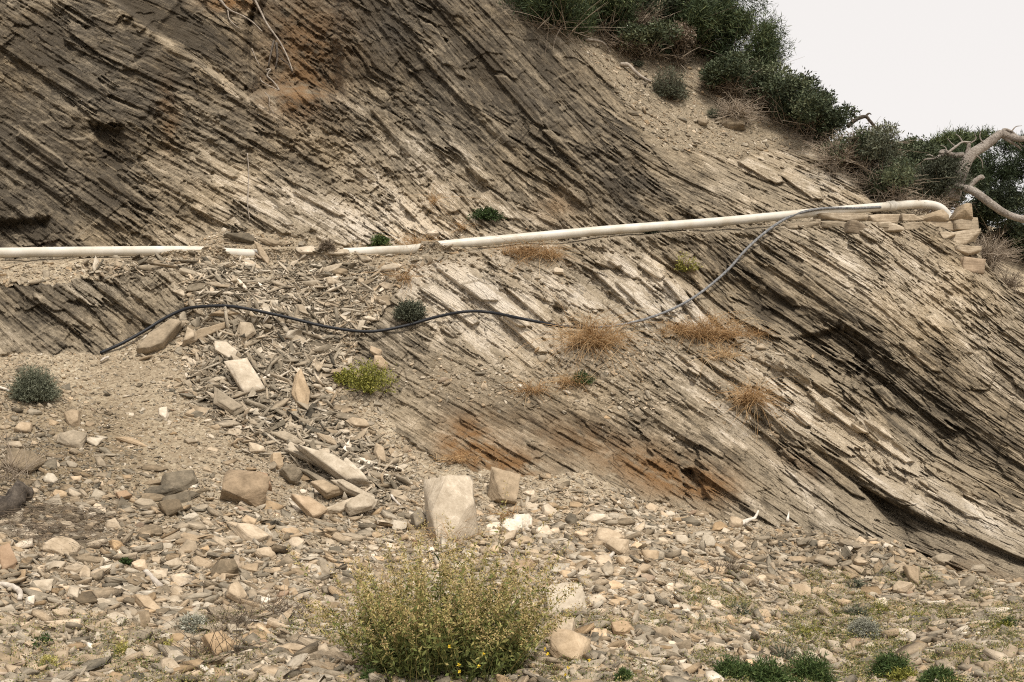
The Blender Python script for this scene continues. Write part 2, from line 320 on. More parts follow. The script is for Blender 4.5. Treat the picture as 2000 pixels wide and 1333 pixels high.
# flat broken slabs standing a few centimetres proud, with clean faces
slabm = np.zeros(U.shape); _r = np.random.default_rng(41)
def slab_face(u, v, Lp, Wp_, ang, off):
    global rock_off, slabm, rel
    a = R(ang); e = np.array([math.cos(a), math.sin(a)]); n = np.array([e[1], -e[0]]); sk = _r.uniform(-.3, .5) * Wp_; c = np.array([u, v])
    P_ = [c - e * Lp / 2, c + e * (Lp / 2 - _r.uniform(0, .2) * Lp), c + e * Lp / 2 + n * Wp_ * .5 + e * sk, c + e * (Lp / 2 * .6) + n * Wp_ + e * sk, c - e * Lp / 2 * _r.uniform(.7, 1) + n * Wp_ + e * sk]
    m_ = patch(P_, 1.6, .12); rock_off = rock_off - off * m_ * (1 + .5 * ((U - u) * n[0] + (V - v) * n[1]) / Wp_); rel = rel * (1 - .72 * m_); slabm = np.maximum(slabm, m_ * _r.uniform(.2, 1))
for q in [(1190,560,90,24,42,.07),(1240,590,110,26,44,.08),(1215,530,70,20,36,.06),(1290,560,100,22,46,.08),(1330,590,110,18,52,.09),(1270,535,60,26,30,.06),(1180,520,40,26,20,.06),(1350,540,80,16,55,.08),(1130,590,80,30,36,.05),(1070,560,70,24,22,.05),(1030,600,110,22,40,.06),(900,560,120,40,36,.05),(960,600,150,30,36,.06),(870,600,130,26,34,.05),(1020,660,120,22,42,.06),
          (1380,740,150,18,40,.10),(1500,830,170,20,40,.11),(1620,930,150,18,38,.10),(1480,700,110,22,30,.08),(1550,740,90,20,36,.07),(1600,790,70,14,46,.07),(1480,790,90,14,44,.07),(1640,820,120,24,36,.07),(1720,870,140,26,36,.08),(1560,820,60,22,40,.06),(1700,940,160,16,34,.10),(1850,980,140,24,36,.08),(1720,780,60,18,50,.10),(1790,700,90,22,42,.09),(1500,560,150,18,38,.07),(1620,600,160,18,40,.08),(1740,620,140,16,40,.07),(1850,660,120,20,42,.07),
          (520,420,120,14,27,.05),(420,330,90,16,30,.05),(620,400,110,14,28,.05),(380,390,80,16,32,.06),(860,400,80,34,40,.06),(960,410,90,30,34,.06),(160,160,110,16,32,.07),(80,300,120,14,34,.07),(240,380,120,16,34,.07),(1560,370,100,26,36,.07),(1640,350,70,30,44,.07),(1480,340,90,22,30,.06),(760,260,120,18,52,.08),(900,300,140,16,52,.08),(1010,200,140,18,50,.08),(860,100,140,18,54,.08),(1100,300,120,14,48,.07),(240,600,150,14,37,.06),(120,600,140,14,36,.06)]: slab_face(*q)
# loose ground relief
gr = 0.16 * fbm(X * 1.1, Z * 1.1, 80, 4) + 0.05 * fbm(X * 6, Z * 6, 90, 4, .6)
gr += 0.04 * fbm(X * 20, Z * 20, 95, 3, .6)
gr -= .5 * blob(1690,1075,160,45,12,.2) * 1 ; gr -= .22 * blob(480,600,120,40,0,.3)
gr += .30 * blob(625,965,70,55,35,.3) + .12 * blob(330,960,60,50,0,.3) + .15 * blob(985,985,26,22,0,.3)
mDD = np.maximum(mD, mM * 0.85)
gr = gr + .05 * (mD > .3) * lam(S, W, .3, .9, 700)
D = D0 + (1 - mG) * ((rel + rock_off) * (1 - mDD * .85) + gr * mDD * .8) + mG * gr
def box(A, k, ax):
    A = np.moveaxis(A, ax, 0); p = np.concatenate([np.repeat(A[:1], k + 1, 0), A, np.repeat(A[-1:], k, 0)]); c = np.cumsum(p, 0)
    return np.moveaxis((c[2 * k + 1:] - c[:-(2 * k + 1)]) / (2 * k + 1), 0, ax)
DB_ = box(box(D, 1, 0), 1, 1); D = D * .65 + DB_ * .35          # weathered, slightly rounded edges
# the white pipe lies on the ledge: half bedded where it shows, under rubble where it does not
PR = 0.052
PIPEPX = [(-260,495),(-100,494.5),(0,494),(150,492),(330,490.5),(395,491),(440,494),(500,497),(580,497),(680,494),(740,491),(800,488),(880,478),(1000,467),(1200,449),(1400,434),(1600,415),(1740,403),(1790,399.5),(1820,401),(1838,408),(1850,422),(1851,440)]
_pu = np.array([p[0] for p in PIPEPX[:20]], float); _pv = np.array([p[1] for p in PIPEPX[:20]], float)
_pd = tps_eval(TP, _pu, _pv + 16) + .10; _pd = np.convolve(np.pad(_pd, 1, 'edge'), [.25, .5, .25], 'valid')
def pipe_d(u): return np.interp(u, _pu, _pd)
vp = np.interp(U, _pu, _pv); pdd = pipe_d(U); off_ = V - vp + 10 * fbm(U / 30, U * 0, 12, 3)
KB = np.array([(-400,10),(290,10),(335,-1),(392,-5),(400,-12),(436,-12),(442,-4),(462,5),(498,3),(514,-12),(666,-12),(676,-4),(720,4),(765,9),(810,9),(824,-12),(854,-12),(862,-3),(900,7),(940,10),(2400,10)], float)
kb = np.interp(U, KB[:, 0], KB[:, 1]) + 5 * fbm(U / 11, U * 0, 19, 2); dv = V - vp; near_p = (U < 1790) & (np.abs(dv) < 13)
cov = sst(dv - kb, -1.0, 1.0) * (1 - sst(dv, 30, 85)) * (np.interp(U, KB[:, 0], KB[:, 1]) < 9.5)       # rubble lying over the pipe up to this height
up_ = sst(dv - np.maximum(kb, -22), -1.0, 1.0)
D = np.where(near_p, np.maximum(D, pdd) * (1 - cov) + D * cov, D)
D = D + (np.minimum(D, pdd - .085 - .05 * fbm(X * 5, Z * 5, 13)) - D) * cov
# cable and pipe lie against this surface
P3 = ray(U, V, D)
slope_ = np.zeros_like(D); slope_[:-1] = (D[1:] - D[:-1]) / (P3[1:, :, 2] - P3[:-1, :, 2] + 1e-4); slope_ = np.clip(slope_, -3, 3)
slope_ = (np.roll(slope_, 1, 0) + slope_ * 2 + np.roll(slope_, -1, 0) + np.roll(slope_, 1, 1) + np.roll(slope_, -1, 1)) / 6
DUST = sst(slope_, .7, 2.0) * sst(fbm(X * 2.2, Z * 2.2, 66, 4) + .12, -.05, .2) * .8       # dust settles on the little ledges

# rows that carry the sheet on behind the skyline, and down to the camera's feet
wb = sst(VT, -29, -10)[:, None]
dirs = (1 - wb) * np.array([0, .75, 1.0]) + wb * np.array([0.05, 1.0, -.03])
back = [P3[-1] + dirs * s for s in (0.04, .1, .2, .4, .7, 1.1, 1.6, 2.3, 3.2)]
back += [back[-1] + np.array([0, s, -.06 * s]) for s in (2, 6, 14, 40)]
front = []
for k in range(1, 15):
    q = P3[0].copy(); q[:, 1] -= 0.8 * k; q[:, 2] = P3[0][:, 2] * max(0, 1 - .2 * k) - 0.0 + 0.04 * fbm(q[:, 0] * 2, q[:, 1] * 2, 7); front.append(q)
PT = np.concatenate([np.array(front[::-1]), P3, np.array(back)]); nf, nb = len(front), len(back)
def padr(A, f=None, b=None):
    return np.concatenate([np.repeat(A[:1] if f is None else np.full_like(A[:1], f), nf, 0), A, np.repeat(A[-1:] if b is None else np.full_like(A[:1], b), nb, 0)])
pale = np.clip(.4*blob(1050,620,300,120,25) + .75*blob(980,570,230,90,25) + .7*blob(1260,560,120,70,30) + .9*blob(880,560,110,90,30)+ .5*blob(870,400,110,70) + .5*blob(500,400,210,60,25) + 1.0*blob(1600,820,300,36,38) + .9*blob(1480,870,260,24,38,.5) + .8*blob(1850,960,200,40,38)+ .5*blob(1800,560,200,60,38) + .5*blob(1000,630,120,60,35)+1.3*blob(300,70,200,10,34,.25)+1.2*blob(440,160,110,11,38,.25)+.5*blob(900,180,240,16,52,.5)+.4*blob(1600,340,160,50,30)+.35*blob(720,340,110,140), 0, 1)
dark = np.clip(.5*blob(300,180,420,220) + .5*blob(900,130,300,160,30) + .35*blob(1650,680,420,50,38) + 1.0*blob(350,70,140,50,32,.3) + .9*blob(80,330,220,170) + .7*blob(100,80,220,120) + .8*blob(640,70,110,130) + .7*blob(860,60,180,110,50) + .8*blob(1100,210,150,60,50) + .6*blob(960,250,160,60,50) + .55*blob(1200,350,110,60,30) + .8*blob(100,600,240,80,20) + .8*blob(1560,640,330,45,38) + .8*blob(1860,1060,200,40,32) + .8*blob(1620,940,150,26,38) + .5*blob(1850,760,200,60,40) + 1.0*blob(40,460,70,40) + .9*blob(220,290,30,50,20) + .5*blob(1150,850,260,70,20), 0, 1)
rust = np.clip(1.3*blob(915,868,55,50,30,.7) + 1.1*blob(1010,905,60,30,15) + 1.0*blob(1380,945,55,34) + .9*blob(1280,930,70,36,20)+ .55*blob(1180,870,170,45,15) + 1.2*blob(450,12,50,14) + .65*blob(600,110,80,110)+ .5*blob(560,190,60,40) + .45*blob(1085,410,40,30)+.5*blob(330,230,16,60)+.35*blob(1900,1120,80,26,20)+.3*blob(1560,900,80,20,38), 0, 1.2)
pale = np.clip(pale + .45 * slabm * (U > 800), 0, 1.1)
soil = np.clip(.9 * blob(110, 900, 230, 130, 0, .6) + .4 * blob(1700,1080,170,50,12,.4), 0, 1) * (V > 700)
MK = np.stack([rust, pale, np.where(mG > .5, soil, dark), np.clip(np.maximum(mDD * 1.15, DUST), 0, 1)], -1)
MKp = padr(MK); Sp = padr(S); Wp = padr(W); Tp = padr(TONE); mGp = padr(mG, 1.0, None)
Sp[-nb:] += np.arange(1, nb + 1)[:, None] * .8; 
NRT = PT.shape[0]; idx = np.arange(NRT * NC).reshape(NRT, NC)
quads = np.stack([idx[:-1, :-1], idx[:-1, 1:], idx[1:, 1:], idx[1:, :-1]], -1).reshape(-1, 4)
isg = (mGp[:-1, :-1] + mGp[1:, 1:] > 1.0).reshape(-1)
def sub(q, name, m):
    used = np.unique(q); mp = np.zeros(NRT * NC, np.int64); mp[used] = np.arange(len(used))
    A = {'masks': ('FLOAT_COLOR', MKp.reshape(-1, 4)[used]), 'foliation': ('FLOAT_VECTOR', np.stack([Sp, Wp, Tp], -1).reshape(-1, 3)[used])} if name == 'cliff' else {'masks': ('FLOAT_COLOR', MKp.reshape(-1, 4)[used])}
    return mesh_np(name, PT.reshape(-1, 3)[used], mp[q], m, attrs=A)
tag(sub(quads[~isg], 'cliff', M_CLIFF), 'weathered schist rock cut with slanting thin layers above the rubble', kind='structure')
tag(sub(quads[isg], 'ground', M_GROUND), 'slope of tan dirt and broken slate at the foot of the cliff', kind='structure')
fp = np.array([(-300, -300, -.6), (300, -300, -.6), (300, 600, -.6), (-300, 600, -.6)], float)
tag(mesh_np('distant_ground', fp, np.array([[0, 1, 2, 3]]), M_GROUND), kind='structure')

# surface queries
def grid_at(u, v):
    u = np.asarray(u, float); v = np.asarray(v, float)
    c = np.clip(np.interp(u, UC, np.arange(NC)), 0, NC - 1.001); vt = ridge(u)
    r = np.clip((VB - v) / (VB - vt), 0, 1) * (NR - 1); r = np.clip(r, 0, NR - 1.001)
    return r, c
def samp(A, u, v):
    r, c = grid_at(u, v); r0 = r.astype(int); c0 = c.astype(int); fr = r - r0; fc = c - c0
    if A.ndim == 3: fr = fr[..., None]; fc = fc[..., None]
    return (A[r0, c0] * (1 - fc) + A[r0, c0 + 1] * fc) * (1 - fr) + (A[r0 + 1, c0] * (1 - fc) + A[r0 + 1, c0 + 1] * fc) * fr
k_ = 9                                                   # smoothed normals from a coarse copy of the sheet
DS = box(box(D, k_, 0), k_, 1); PS = ray(U, V, DS)
gu = np.gradient(PS, axis=1); gv = np.gradient(PS, axis=0); NN = np.cross(gu, gv); NN /= np.linalg.norm(NN, axis=-1, keepdims=True) + 1e-12
def surf(u, v, lift=0.0):
    d = samp(D, u, v); n = samp(NN, u, v); n = n / (np.linalg.norm(n, axis=-1, keepdims=True) + 1e-9)
    return ray(u, v, d) + n * lift, n, d
# ---------------------------------------------------------------- stones
def ico(sub):
    bm = bmesh.new(); bmesh.ops.create_icosphere(bm, subdivisions=sub, radius=1)
    V_ = np.array([v.co[:] for v in bm.verts]); F_ = np.array([[v.index for v in f.verts] for f in bm.faces]); bm.free(); return V_, F_
ICO = {k: ico(k) for k in (1, 2, 3, 4)}
def rock(sub, rng, k=9, rough=0.0, boxy=0.6):
    """angular rock: convex hull of broken bedding-plane outlines, then finely chipped"""
    m_ = int(rng.integers(4, 8)); az = rng.uniform(0, 6.28) + (np.arange(m_) + rng.uniform(-.36, .36, m_)) * 2 * math.pi / m_; rr = rng.uniform(.62, 1.0, m_); tl = rng.normal(size=2) * .22
    pts = []
    for z0, q in ((-1, (.55, .95)), (rng.uniform(-.5, .3), (.9, 1.05)), (1, (.50, .95))):
        q_ = rr * rng.uniform(*q, m_); zz = z0 * rng.uniform(.82, 1, m_) + (tl[0] * np.cos(az) + tl[1] * np.sin(az)) * (z0 > 0); pts.append(np.stack([np.cos(az) * q_, np.sin(az) * q_, zz], -1))
    bm = bmesh.new(); vs = [bm.verts.new(p) for p in np.concatenate(pts)]; h_ = bmesh.ops.convex_hull(bm, input=vs)
    bmesh.ops.delete(bm, geom=[v for v in bm.verts if not v.link_faces], context='VERTS')
    if sub >= 3:
        bmesh.ops.subdivide_edges(bm, edges=bm.edges[:], cuts=3 if sub == 3 else 5, use_grid_fill=True)
    bmesh.ops.triangulate(bm, faces=bm.faces[:]); bm.verts.index_update(); p = np.array([v.co[:] for v in bm.verts]); f = np.array([[v.index for v in q.verts] for q in bm.faces]); bm.free()
    if sub >= 3:
        o_ = 20 * rng.random(); e_ = np.hypot(p[:, 0], p[:, 1]); a_ = np.arctan2(p[:, 1], p[:, 0])
        p[:, :2] *= (1 + (.10 * fbm(p[:, 2] * 5 + o_, a_ * 1.5, 3, 3, .7) + .06 * fbm(p[:, 0] * 6 + o_, p[:, 1] * 6 + p[:, 2] * 3, 9, 3)) * (e_ > .3))[:, None]; p[:, 2] += .07 * fbm(p[:, 0] * 3 + o_, p[:, 1] * 3, 5, 4, .6)
    p -= (p.max(0) + p.min(0)) / 2; p /= (p.max(0) - p.min(0)) / 2
    return p, f
def block_rock(rng, cuts=7, jit=.20, rough=.05, chips=2):
    """squared quarry-like block with broken corners"""
    bm = bmesh.new(); bmesh.ops.create_cube(bm, size=2)
    for q in bm.verts: q.co = q.co + Vector(rng.uniform(-jit, jit, 3))
    for _ in range(chips):                       # knock a corner off
        q = np.sign(rng.normal(size=3)); r = bmesh.ops.bisect_plane(bm, geom=bm.verts[:] + bm.edges[:] + bm.faces[:], plane_co=Vector(q * rng.uniform(.52, .82)), plane_no=Vector(q * rng.uniform(.5, 1, 3)).normalized(), clear_outer=True)
        bmesh.ops.holes_fill(bm, edges=bm.edges[:])
    bmesh.ops.triangulate(bm, faces=bm.faces[:]); bmesh.ops.subdivide_edges(bm, edges=bm.edges[:], cuts=cuts, use_grid_fill=True); bmesh.ops.triangulate(bm, faces=bm.faces[:]); bm.verts.index_update()
    p = np.array([v.co[:] for v in bm.verts]); f = np.array([[v.index for v in q.verts] for q in bm.faces]); bm.free(); o = 20 * rng.random()
    for ax, (i, j) in enumerate(((1, 2), (0, 2), (0, 1))): p[:, ax] += rough * 2 * fbm(p[:, i] * 2.5 + o, p[:, j] * 2.5 + ax * 7, 3 + ax, 4, .65)
    p -= (p.max(0) + p.min(0)) / 2; p /= (p.max(0) - p.min(0)) / 2; return p, f
BLOCKY = {880, 984, 478, 1110, 124, 1100}
def plate(rng):
    """cheap slate chip: irregular polygon in three rings"""
    n = int(rng.integers(3, 7)); a = (np.arange(n) + rng.uniform(-.3, .3, n)) * 2 * math.pi / n; r = rng.uniform(.55, 1.0, n)
    o = np.stack([np.cos(a) * r, np.sin(a) * r], -1); sh = rng.normal(size=2) * .08; t = rng.normal(size=2) * .5
    R0 = np.c_[o * rng.uniform(.82, 1), np.full(n, -.8)]; R1 = np.c_[o * rng.uniform(.95, 1.03, (n, 1)), rng.uniform(.45, .8, n)]; i2 = o * rng.uniform(.78, .96) + sh; R2 = np.c_[i2, .85 + i2 @ t]
    V_ = np.vstack([R0, R1, R2]); i = np.arange(n); j = (i + 1) % n; T = []
    for b in (0, n): T += [np.stack([i + b, j + b, j + b + n], -1), np.stack([i + b, j + b + n, i + b + n], -1)]
    T.append(np.array([[2 * n, 2 * n + q, 2 * n + q + 1] for q in range(1, n - 1)])); T.append(np.array([[0, q + 1, q] for q in range(1, n - 1)]))
    V_ -= (V_.max(0) + V_.min(0)) / 2; V_ /= (V_.max(0) - V_.min(0)) / 2
    return V_, np.vstack(T)
YAW0 = 0.0
def frame_rot(n, yaw, tilt, rng):
    """rotation matrices (N,3,3) with local z near n"""
    N = len(n); a = np.cross(n, np.array([0.0, 1.0, 0.15])); a /= np.linalg.norm(a, axis=1, keepdims=True); b = np.cross(n, a)
    x = a * np.cos(yaw)[:, None] + b * np.sin(yaw)[:, None]
    nn = n + rng.normal(size=(N, 3)) * np.asarray(tilt)[:, None] if np.ndim(tilt) else n + rng.normal(size=(N, 3)) * tilt
    nn /= np.linalg.norm(nn, axis=1, keepdims=True); y = np.cross(nn, x); y /= np.linalg.norm(y, axis=1, keepdims=True); x = np.cross(y, nn)
    return np.stack([x, y, nn], -1)
PROTO = {1: [plate(np.random.default_rng(500 + i)) for i in range(24)], 2: [plate(np.random.default_rng(600 + i)) if i % 4 else rock(2, np.random.default_rng(600 + i), 11, .04, .6) for i in range(24)]}
def stone_tint(N, rng, u, v, grey=0.0):
    t = np.clip(rng.normal(.53, .15, N), .08, .9); o = np.clip(rng.normal(.22, .28, N), 0, .85); r = (rng.random(N) < .006) * rng.uniform(.2, .6, N)
    o = o * (1 - grey)
    return np.stack([t, o, r, np.ones(N)], -1)
def scatter_mesh(name, pos, rot, scl, tint, sub, m=None):
    rngp = RNG.integers(0, 24, len(pos)); Vs, Fs, Ts, Ls = [], [], [], []; off = 0
    for k in range(24):
        s = np.nonzero(rngp == k)[0]
        if len(s) == 0: continue
        pv, pf = PROTO[sub][k]; q = pv[None] * scl[s][:, None, :]
        Ls.append((q + s[:, None, None] * .37).reshape(-1, 3)); w_ = np.einsum('nij,nvj->nvi', rot[s], q) + pos[s][:, None]
        Vs.append(w_.reshape(-1, 3)); Fs.append((pf[None] + (off + np.arange(len(s)) * len(pv))[:, None, None]).reshape(-1, 3)); off += len(s) * len(pv)
        Ts.append(np.repeat(tint[s], len(pv), 0))
    return mesh_np(name, np.concatenate(Vs), np.concatenate(Fs), m or M_STONE, attrs={'tint': ('FLOAT_COLOR', np.concatenate(Ts)), 'lc': ('FLOAT_VECTOR', np.concatenate(Ls))})

# where loose stones lie: weight per picture cell
def blob1(u, v, cu, cv, ru, rv, ang=0):
    a = R(ang); x = u - cu; y = v - cv; p = (x * math.cos(a) + y * math.sin(a)) / ru; q = (-x * math.sin(a) + y * math.cos(a)) / rv
    return np.exp(-(p * p + q * q))
def chute(u, v): return np.clip(blob1(u, v, 470, 720, 60, 90, 50) + blob1(u, v, 560, 640, 170, 90) + blob1(u, v, 540, 800, 110, 90, 50) + blob1(u, v, 680, 900, 120, 60, 35) + blob1(u, v, 560, 540, 200, 50) + .9 * blob1(u, v, 270, 525, 120, 16), 0, 1)
def dirty(u, v): return np.clip(1.1 * blob1(u, v, 270, 790, 150, 80, 35) + .9 * blob1(u, v, 330, 930, 90, 70) + .7 * blob1(u, v, 200, 720, 160, 30) + .8 * blob1(u, v, 800, 800, 50, 60) + .5 * blob1(u, v, 1150, 940, 120, 25), 0, 1)
MDD = np.clip(mDD, 0, 1)
def pick(N, wfun, rng, u0=-260, u1=2260, v0=-20, v1=1395):
    uo, vo = [], []; got = 0
    for _ in range(40):
        u = rng.uniform(u0, u1, max(N * 2, 20000)); v = rng.uniform(v0, v1, len(u)); ok = v > ridge(u) + 6
        u, v = u[ok], v[ok]; keep = rng.random(len(u)) < wfun(u, v); uo.append(u[keep]); vo.append(v[keep]); got += keep.sum()
        if got >= N: break
    return np.concatenate(uo)[:N], np.concatenate(vo)[:N]
def g_(u, v): return samp(mG, u, v)
def dd_(u, v): return samp(MDD, u, v)
def build_scatter(name, N, smin, smax, powr, wfun, sub, seed, label, cat='gravel', tilt=.38, flat=(.12, .36), lift=.45, elong=(.3, .85)):
    rng = np.random.default_rng(seed); u, v = pick(N, wfun, rng); n_ = len(u)
    pos, nn, d = surf(u, v); q = rng.random(n_)
    size = (smin ** -powr + q * (smax ** -powr - smin ** -powr)) ** (-1 / powr)      # half-length, metres
    ch = chute(u, v) * (v < 1000)
    yaw = np.where(rng.random(n_) < .65, rng.normal(0, .45, n_) + YAW0, rng.uniform(0, 2 * math.pi, n_))
    rot = frame_rot(nn, yaw, np.where(ch > .4, .55, tilt), rng)
    a = rng.uniform(*elong, n_) * np.where(ch > .4, .62, 1); t = rng.uniform(*flat, n_)
    scl = np.stack([size * (1 + .35 * (ch > .4)), size * a, size * t], -1)
    pos = pos + nn * (scl[:, 2] * lift)[:, None]
    tint = stone_tint(n_, rng, u, v); tint[:, 0] = np.clip(tint[:, 0] + .14 * rng.normal(size=n_) * ch, .05, .95); tint[:, 0] += -.03 * ch + .05 * blob1(u, v, 1150, 1080, 500, 130); tint[:, 1] *= 1 - .6 * ch
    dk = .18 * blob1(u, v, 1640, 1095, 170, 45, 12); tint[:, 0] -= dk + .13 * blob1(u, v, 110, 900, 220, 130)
    o = scatter_mesh(name, pos, rot, scl, tint, sub); return tag(o, label, cat, kind='stuff')
pt_ = lambda u, v: .25 + .75 * sst(vn(u / 110, v / 55, 15) * .6 + vn(u / 40, v / 22, 16) * .4, .35, .6)
wg = lambda u, v: pt_(u, v) * g_(u, v) * (1 - .80 * dirty(u, v)) * (0.55 + .45 * (v > 950))
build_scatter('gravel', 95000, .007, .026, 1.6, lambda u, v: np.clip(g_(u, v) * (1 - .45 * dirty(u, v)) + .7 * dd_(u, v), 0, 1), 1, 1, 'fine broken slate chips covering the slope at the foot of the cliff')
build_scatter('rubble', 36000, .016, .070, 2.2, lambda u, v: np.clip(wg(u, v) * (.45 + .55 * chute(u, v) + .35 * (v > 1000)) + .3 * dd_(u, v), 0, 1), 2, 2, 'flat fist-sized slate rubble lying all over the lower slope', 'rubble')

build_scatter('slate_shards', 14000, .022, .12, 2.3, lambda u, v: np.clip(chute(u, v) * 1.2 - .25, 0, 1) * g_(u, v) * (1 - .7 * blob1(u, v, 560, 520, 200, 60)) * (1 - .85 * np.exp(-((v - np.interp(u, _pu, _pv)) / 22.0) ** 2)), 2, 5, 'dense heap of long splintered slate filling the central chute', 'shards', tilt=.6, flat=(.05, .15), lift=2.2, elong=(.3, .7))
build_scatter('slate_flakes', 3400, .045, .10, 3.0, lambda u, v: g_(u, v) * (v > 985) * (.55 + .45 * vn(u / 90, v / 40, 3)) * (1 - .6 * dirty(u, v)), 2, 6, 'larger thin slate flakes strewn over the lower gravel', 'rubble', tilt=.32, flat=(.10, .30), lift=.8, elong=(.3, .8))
def tinted(o_attr_n, t): return np.tile(np.array([*t, 1.0]), (o_attr_n, 1))
def one_rock(name, p, x, y, z, ext, tint, seed, sub=3, k=11, rough=.12, boxy=.6, layered=0.0, blocky=False):
    """p centre; x,y,z unit axes; ext half sizes. Geometry is stored round the object's own origin"""
    rng = np.random.default_rng(seed); v, f = block_rock(rng, 4, .26, .09, 6) if blocky else rock(sub, rng, k, rough, boxy); v = v.copy()
    if layered:                                # schist edge: thin steps round the rim
        st = np.floor((v[:, 2] * .5 + .5) * 6 + fbm(v[:, 0] * 2, v[:, 1] * 2, seed, 2)); v[:, :2] *= (1 - layered * hsh(st.astype(int), np.full(len(v), seed)))[:, None]
    q = v * np.array(ext); M_ = np.stack([x, y, z], -1)
    o = mesh_np(name, q @ M_.T, f, M_STONE, attrs={'tint': ('FLOAT_COLOR', tinted(len(v), tint)), 'lc': ('FLOAT_VECTOR', q + rng.random(3) * 5)})
    o.location = p; return o
def unit(a): a = np.array(a, float); return a / np.linalg.norm(a)
def hero(u, v, wpx, hpx, ang, tint, name, label, cat=None, thick=None, seed=None, sub=4, face=.55, layered=.08, k=11, rough=.06, boxy=.7, sink=.33, group=None):
    """a stone wpx x hpx across in the photograph, long axis turned ang degrees clockwise, bedded in the slope"""
    P, n, d = surf(np.array([u]), np.array([v])); P, n, d = P[0], n[0], float(d[0]); d = d + (float(samp(D, np.array([u]), np.array([min(v + hpx * .45, 1390)]))[0]) - d) * face * .9; P = ray(u, v, d); s = d / F
    a, b = wpx * s / 2, hpx * s / 2
    x0 = RT * math.cos(R(ang)) - UP * math.sin(R(ang))
    view = unit(CAMP - P)
    z = unit(view * face + n * (1 - face) + np.array([0, 0, .15])); x = unit(x0 - z * (x0 @ z)); y = np.cross(z, x)
    c = (thick * s / 2) if thick else min(a, b) * .7
    # y seen foreshortened: lengthen so that the drawn height is hpx
    yy = y - view * (y @ view); b2 = b / max(np.linalg.norm(yy), .45)
    sink = .02 if name == 'slate_plate' else (.5 if name == 'boulder' and hpx < 70 else sink)
    p = P + n * c * (1 - 2 * sink) + (view * .05 if name == 'slate_plate' and v > 840 else 0)
    seed = seed if seed is not None else int(u * 7 + v * 13)
    o = one_rock(name, p, x, y, z, (a, b2, c), tint, seed, sub, k, rough, boxy, layered, blocky=(name == 'boulder' and u in BLOCKY))
    tag(o, label, cat or name, group, 'thing'); return o
GREY = (.52, .1, 0); PALE = (.80, .12, 0); TAN = (.66, .6, 0); MIDT = (.55, .45, 0); DARKR = (.16, .15, 0); DKB = (.28, .5, 0); WHITE = (.93, .05, 0); RUSTY = (.5, .5, .5); PINK = (.62, .5, .15); OCH = (.62, .95, 0)
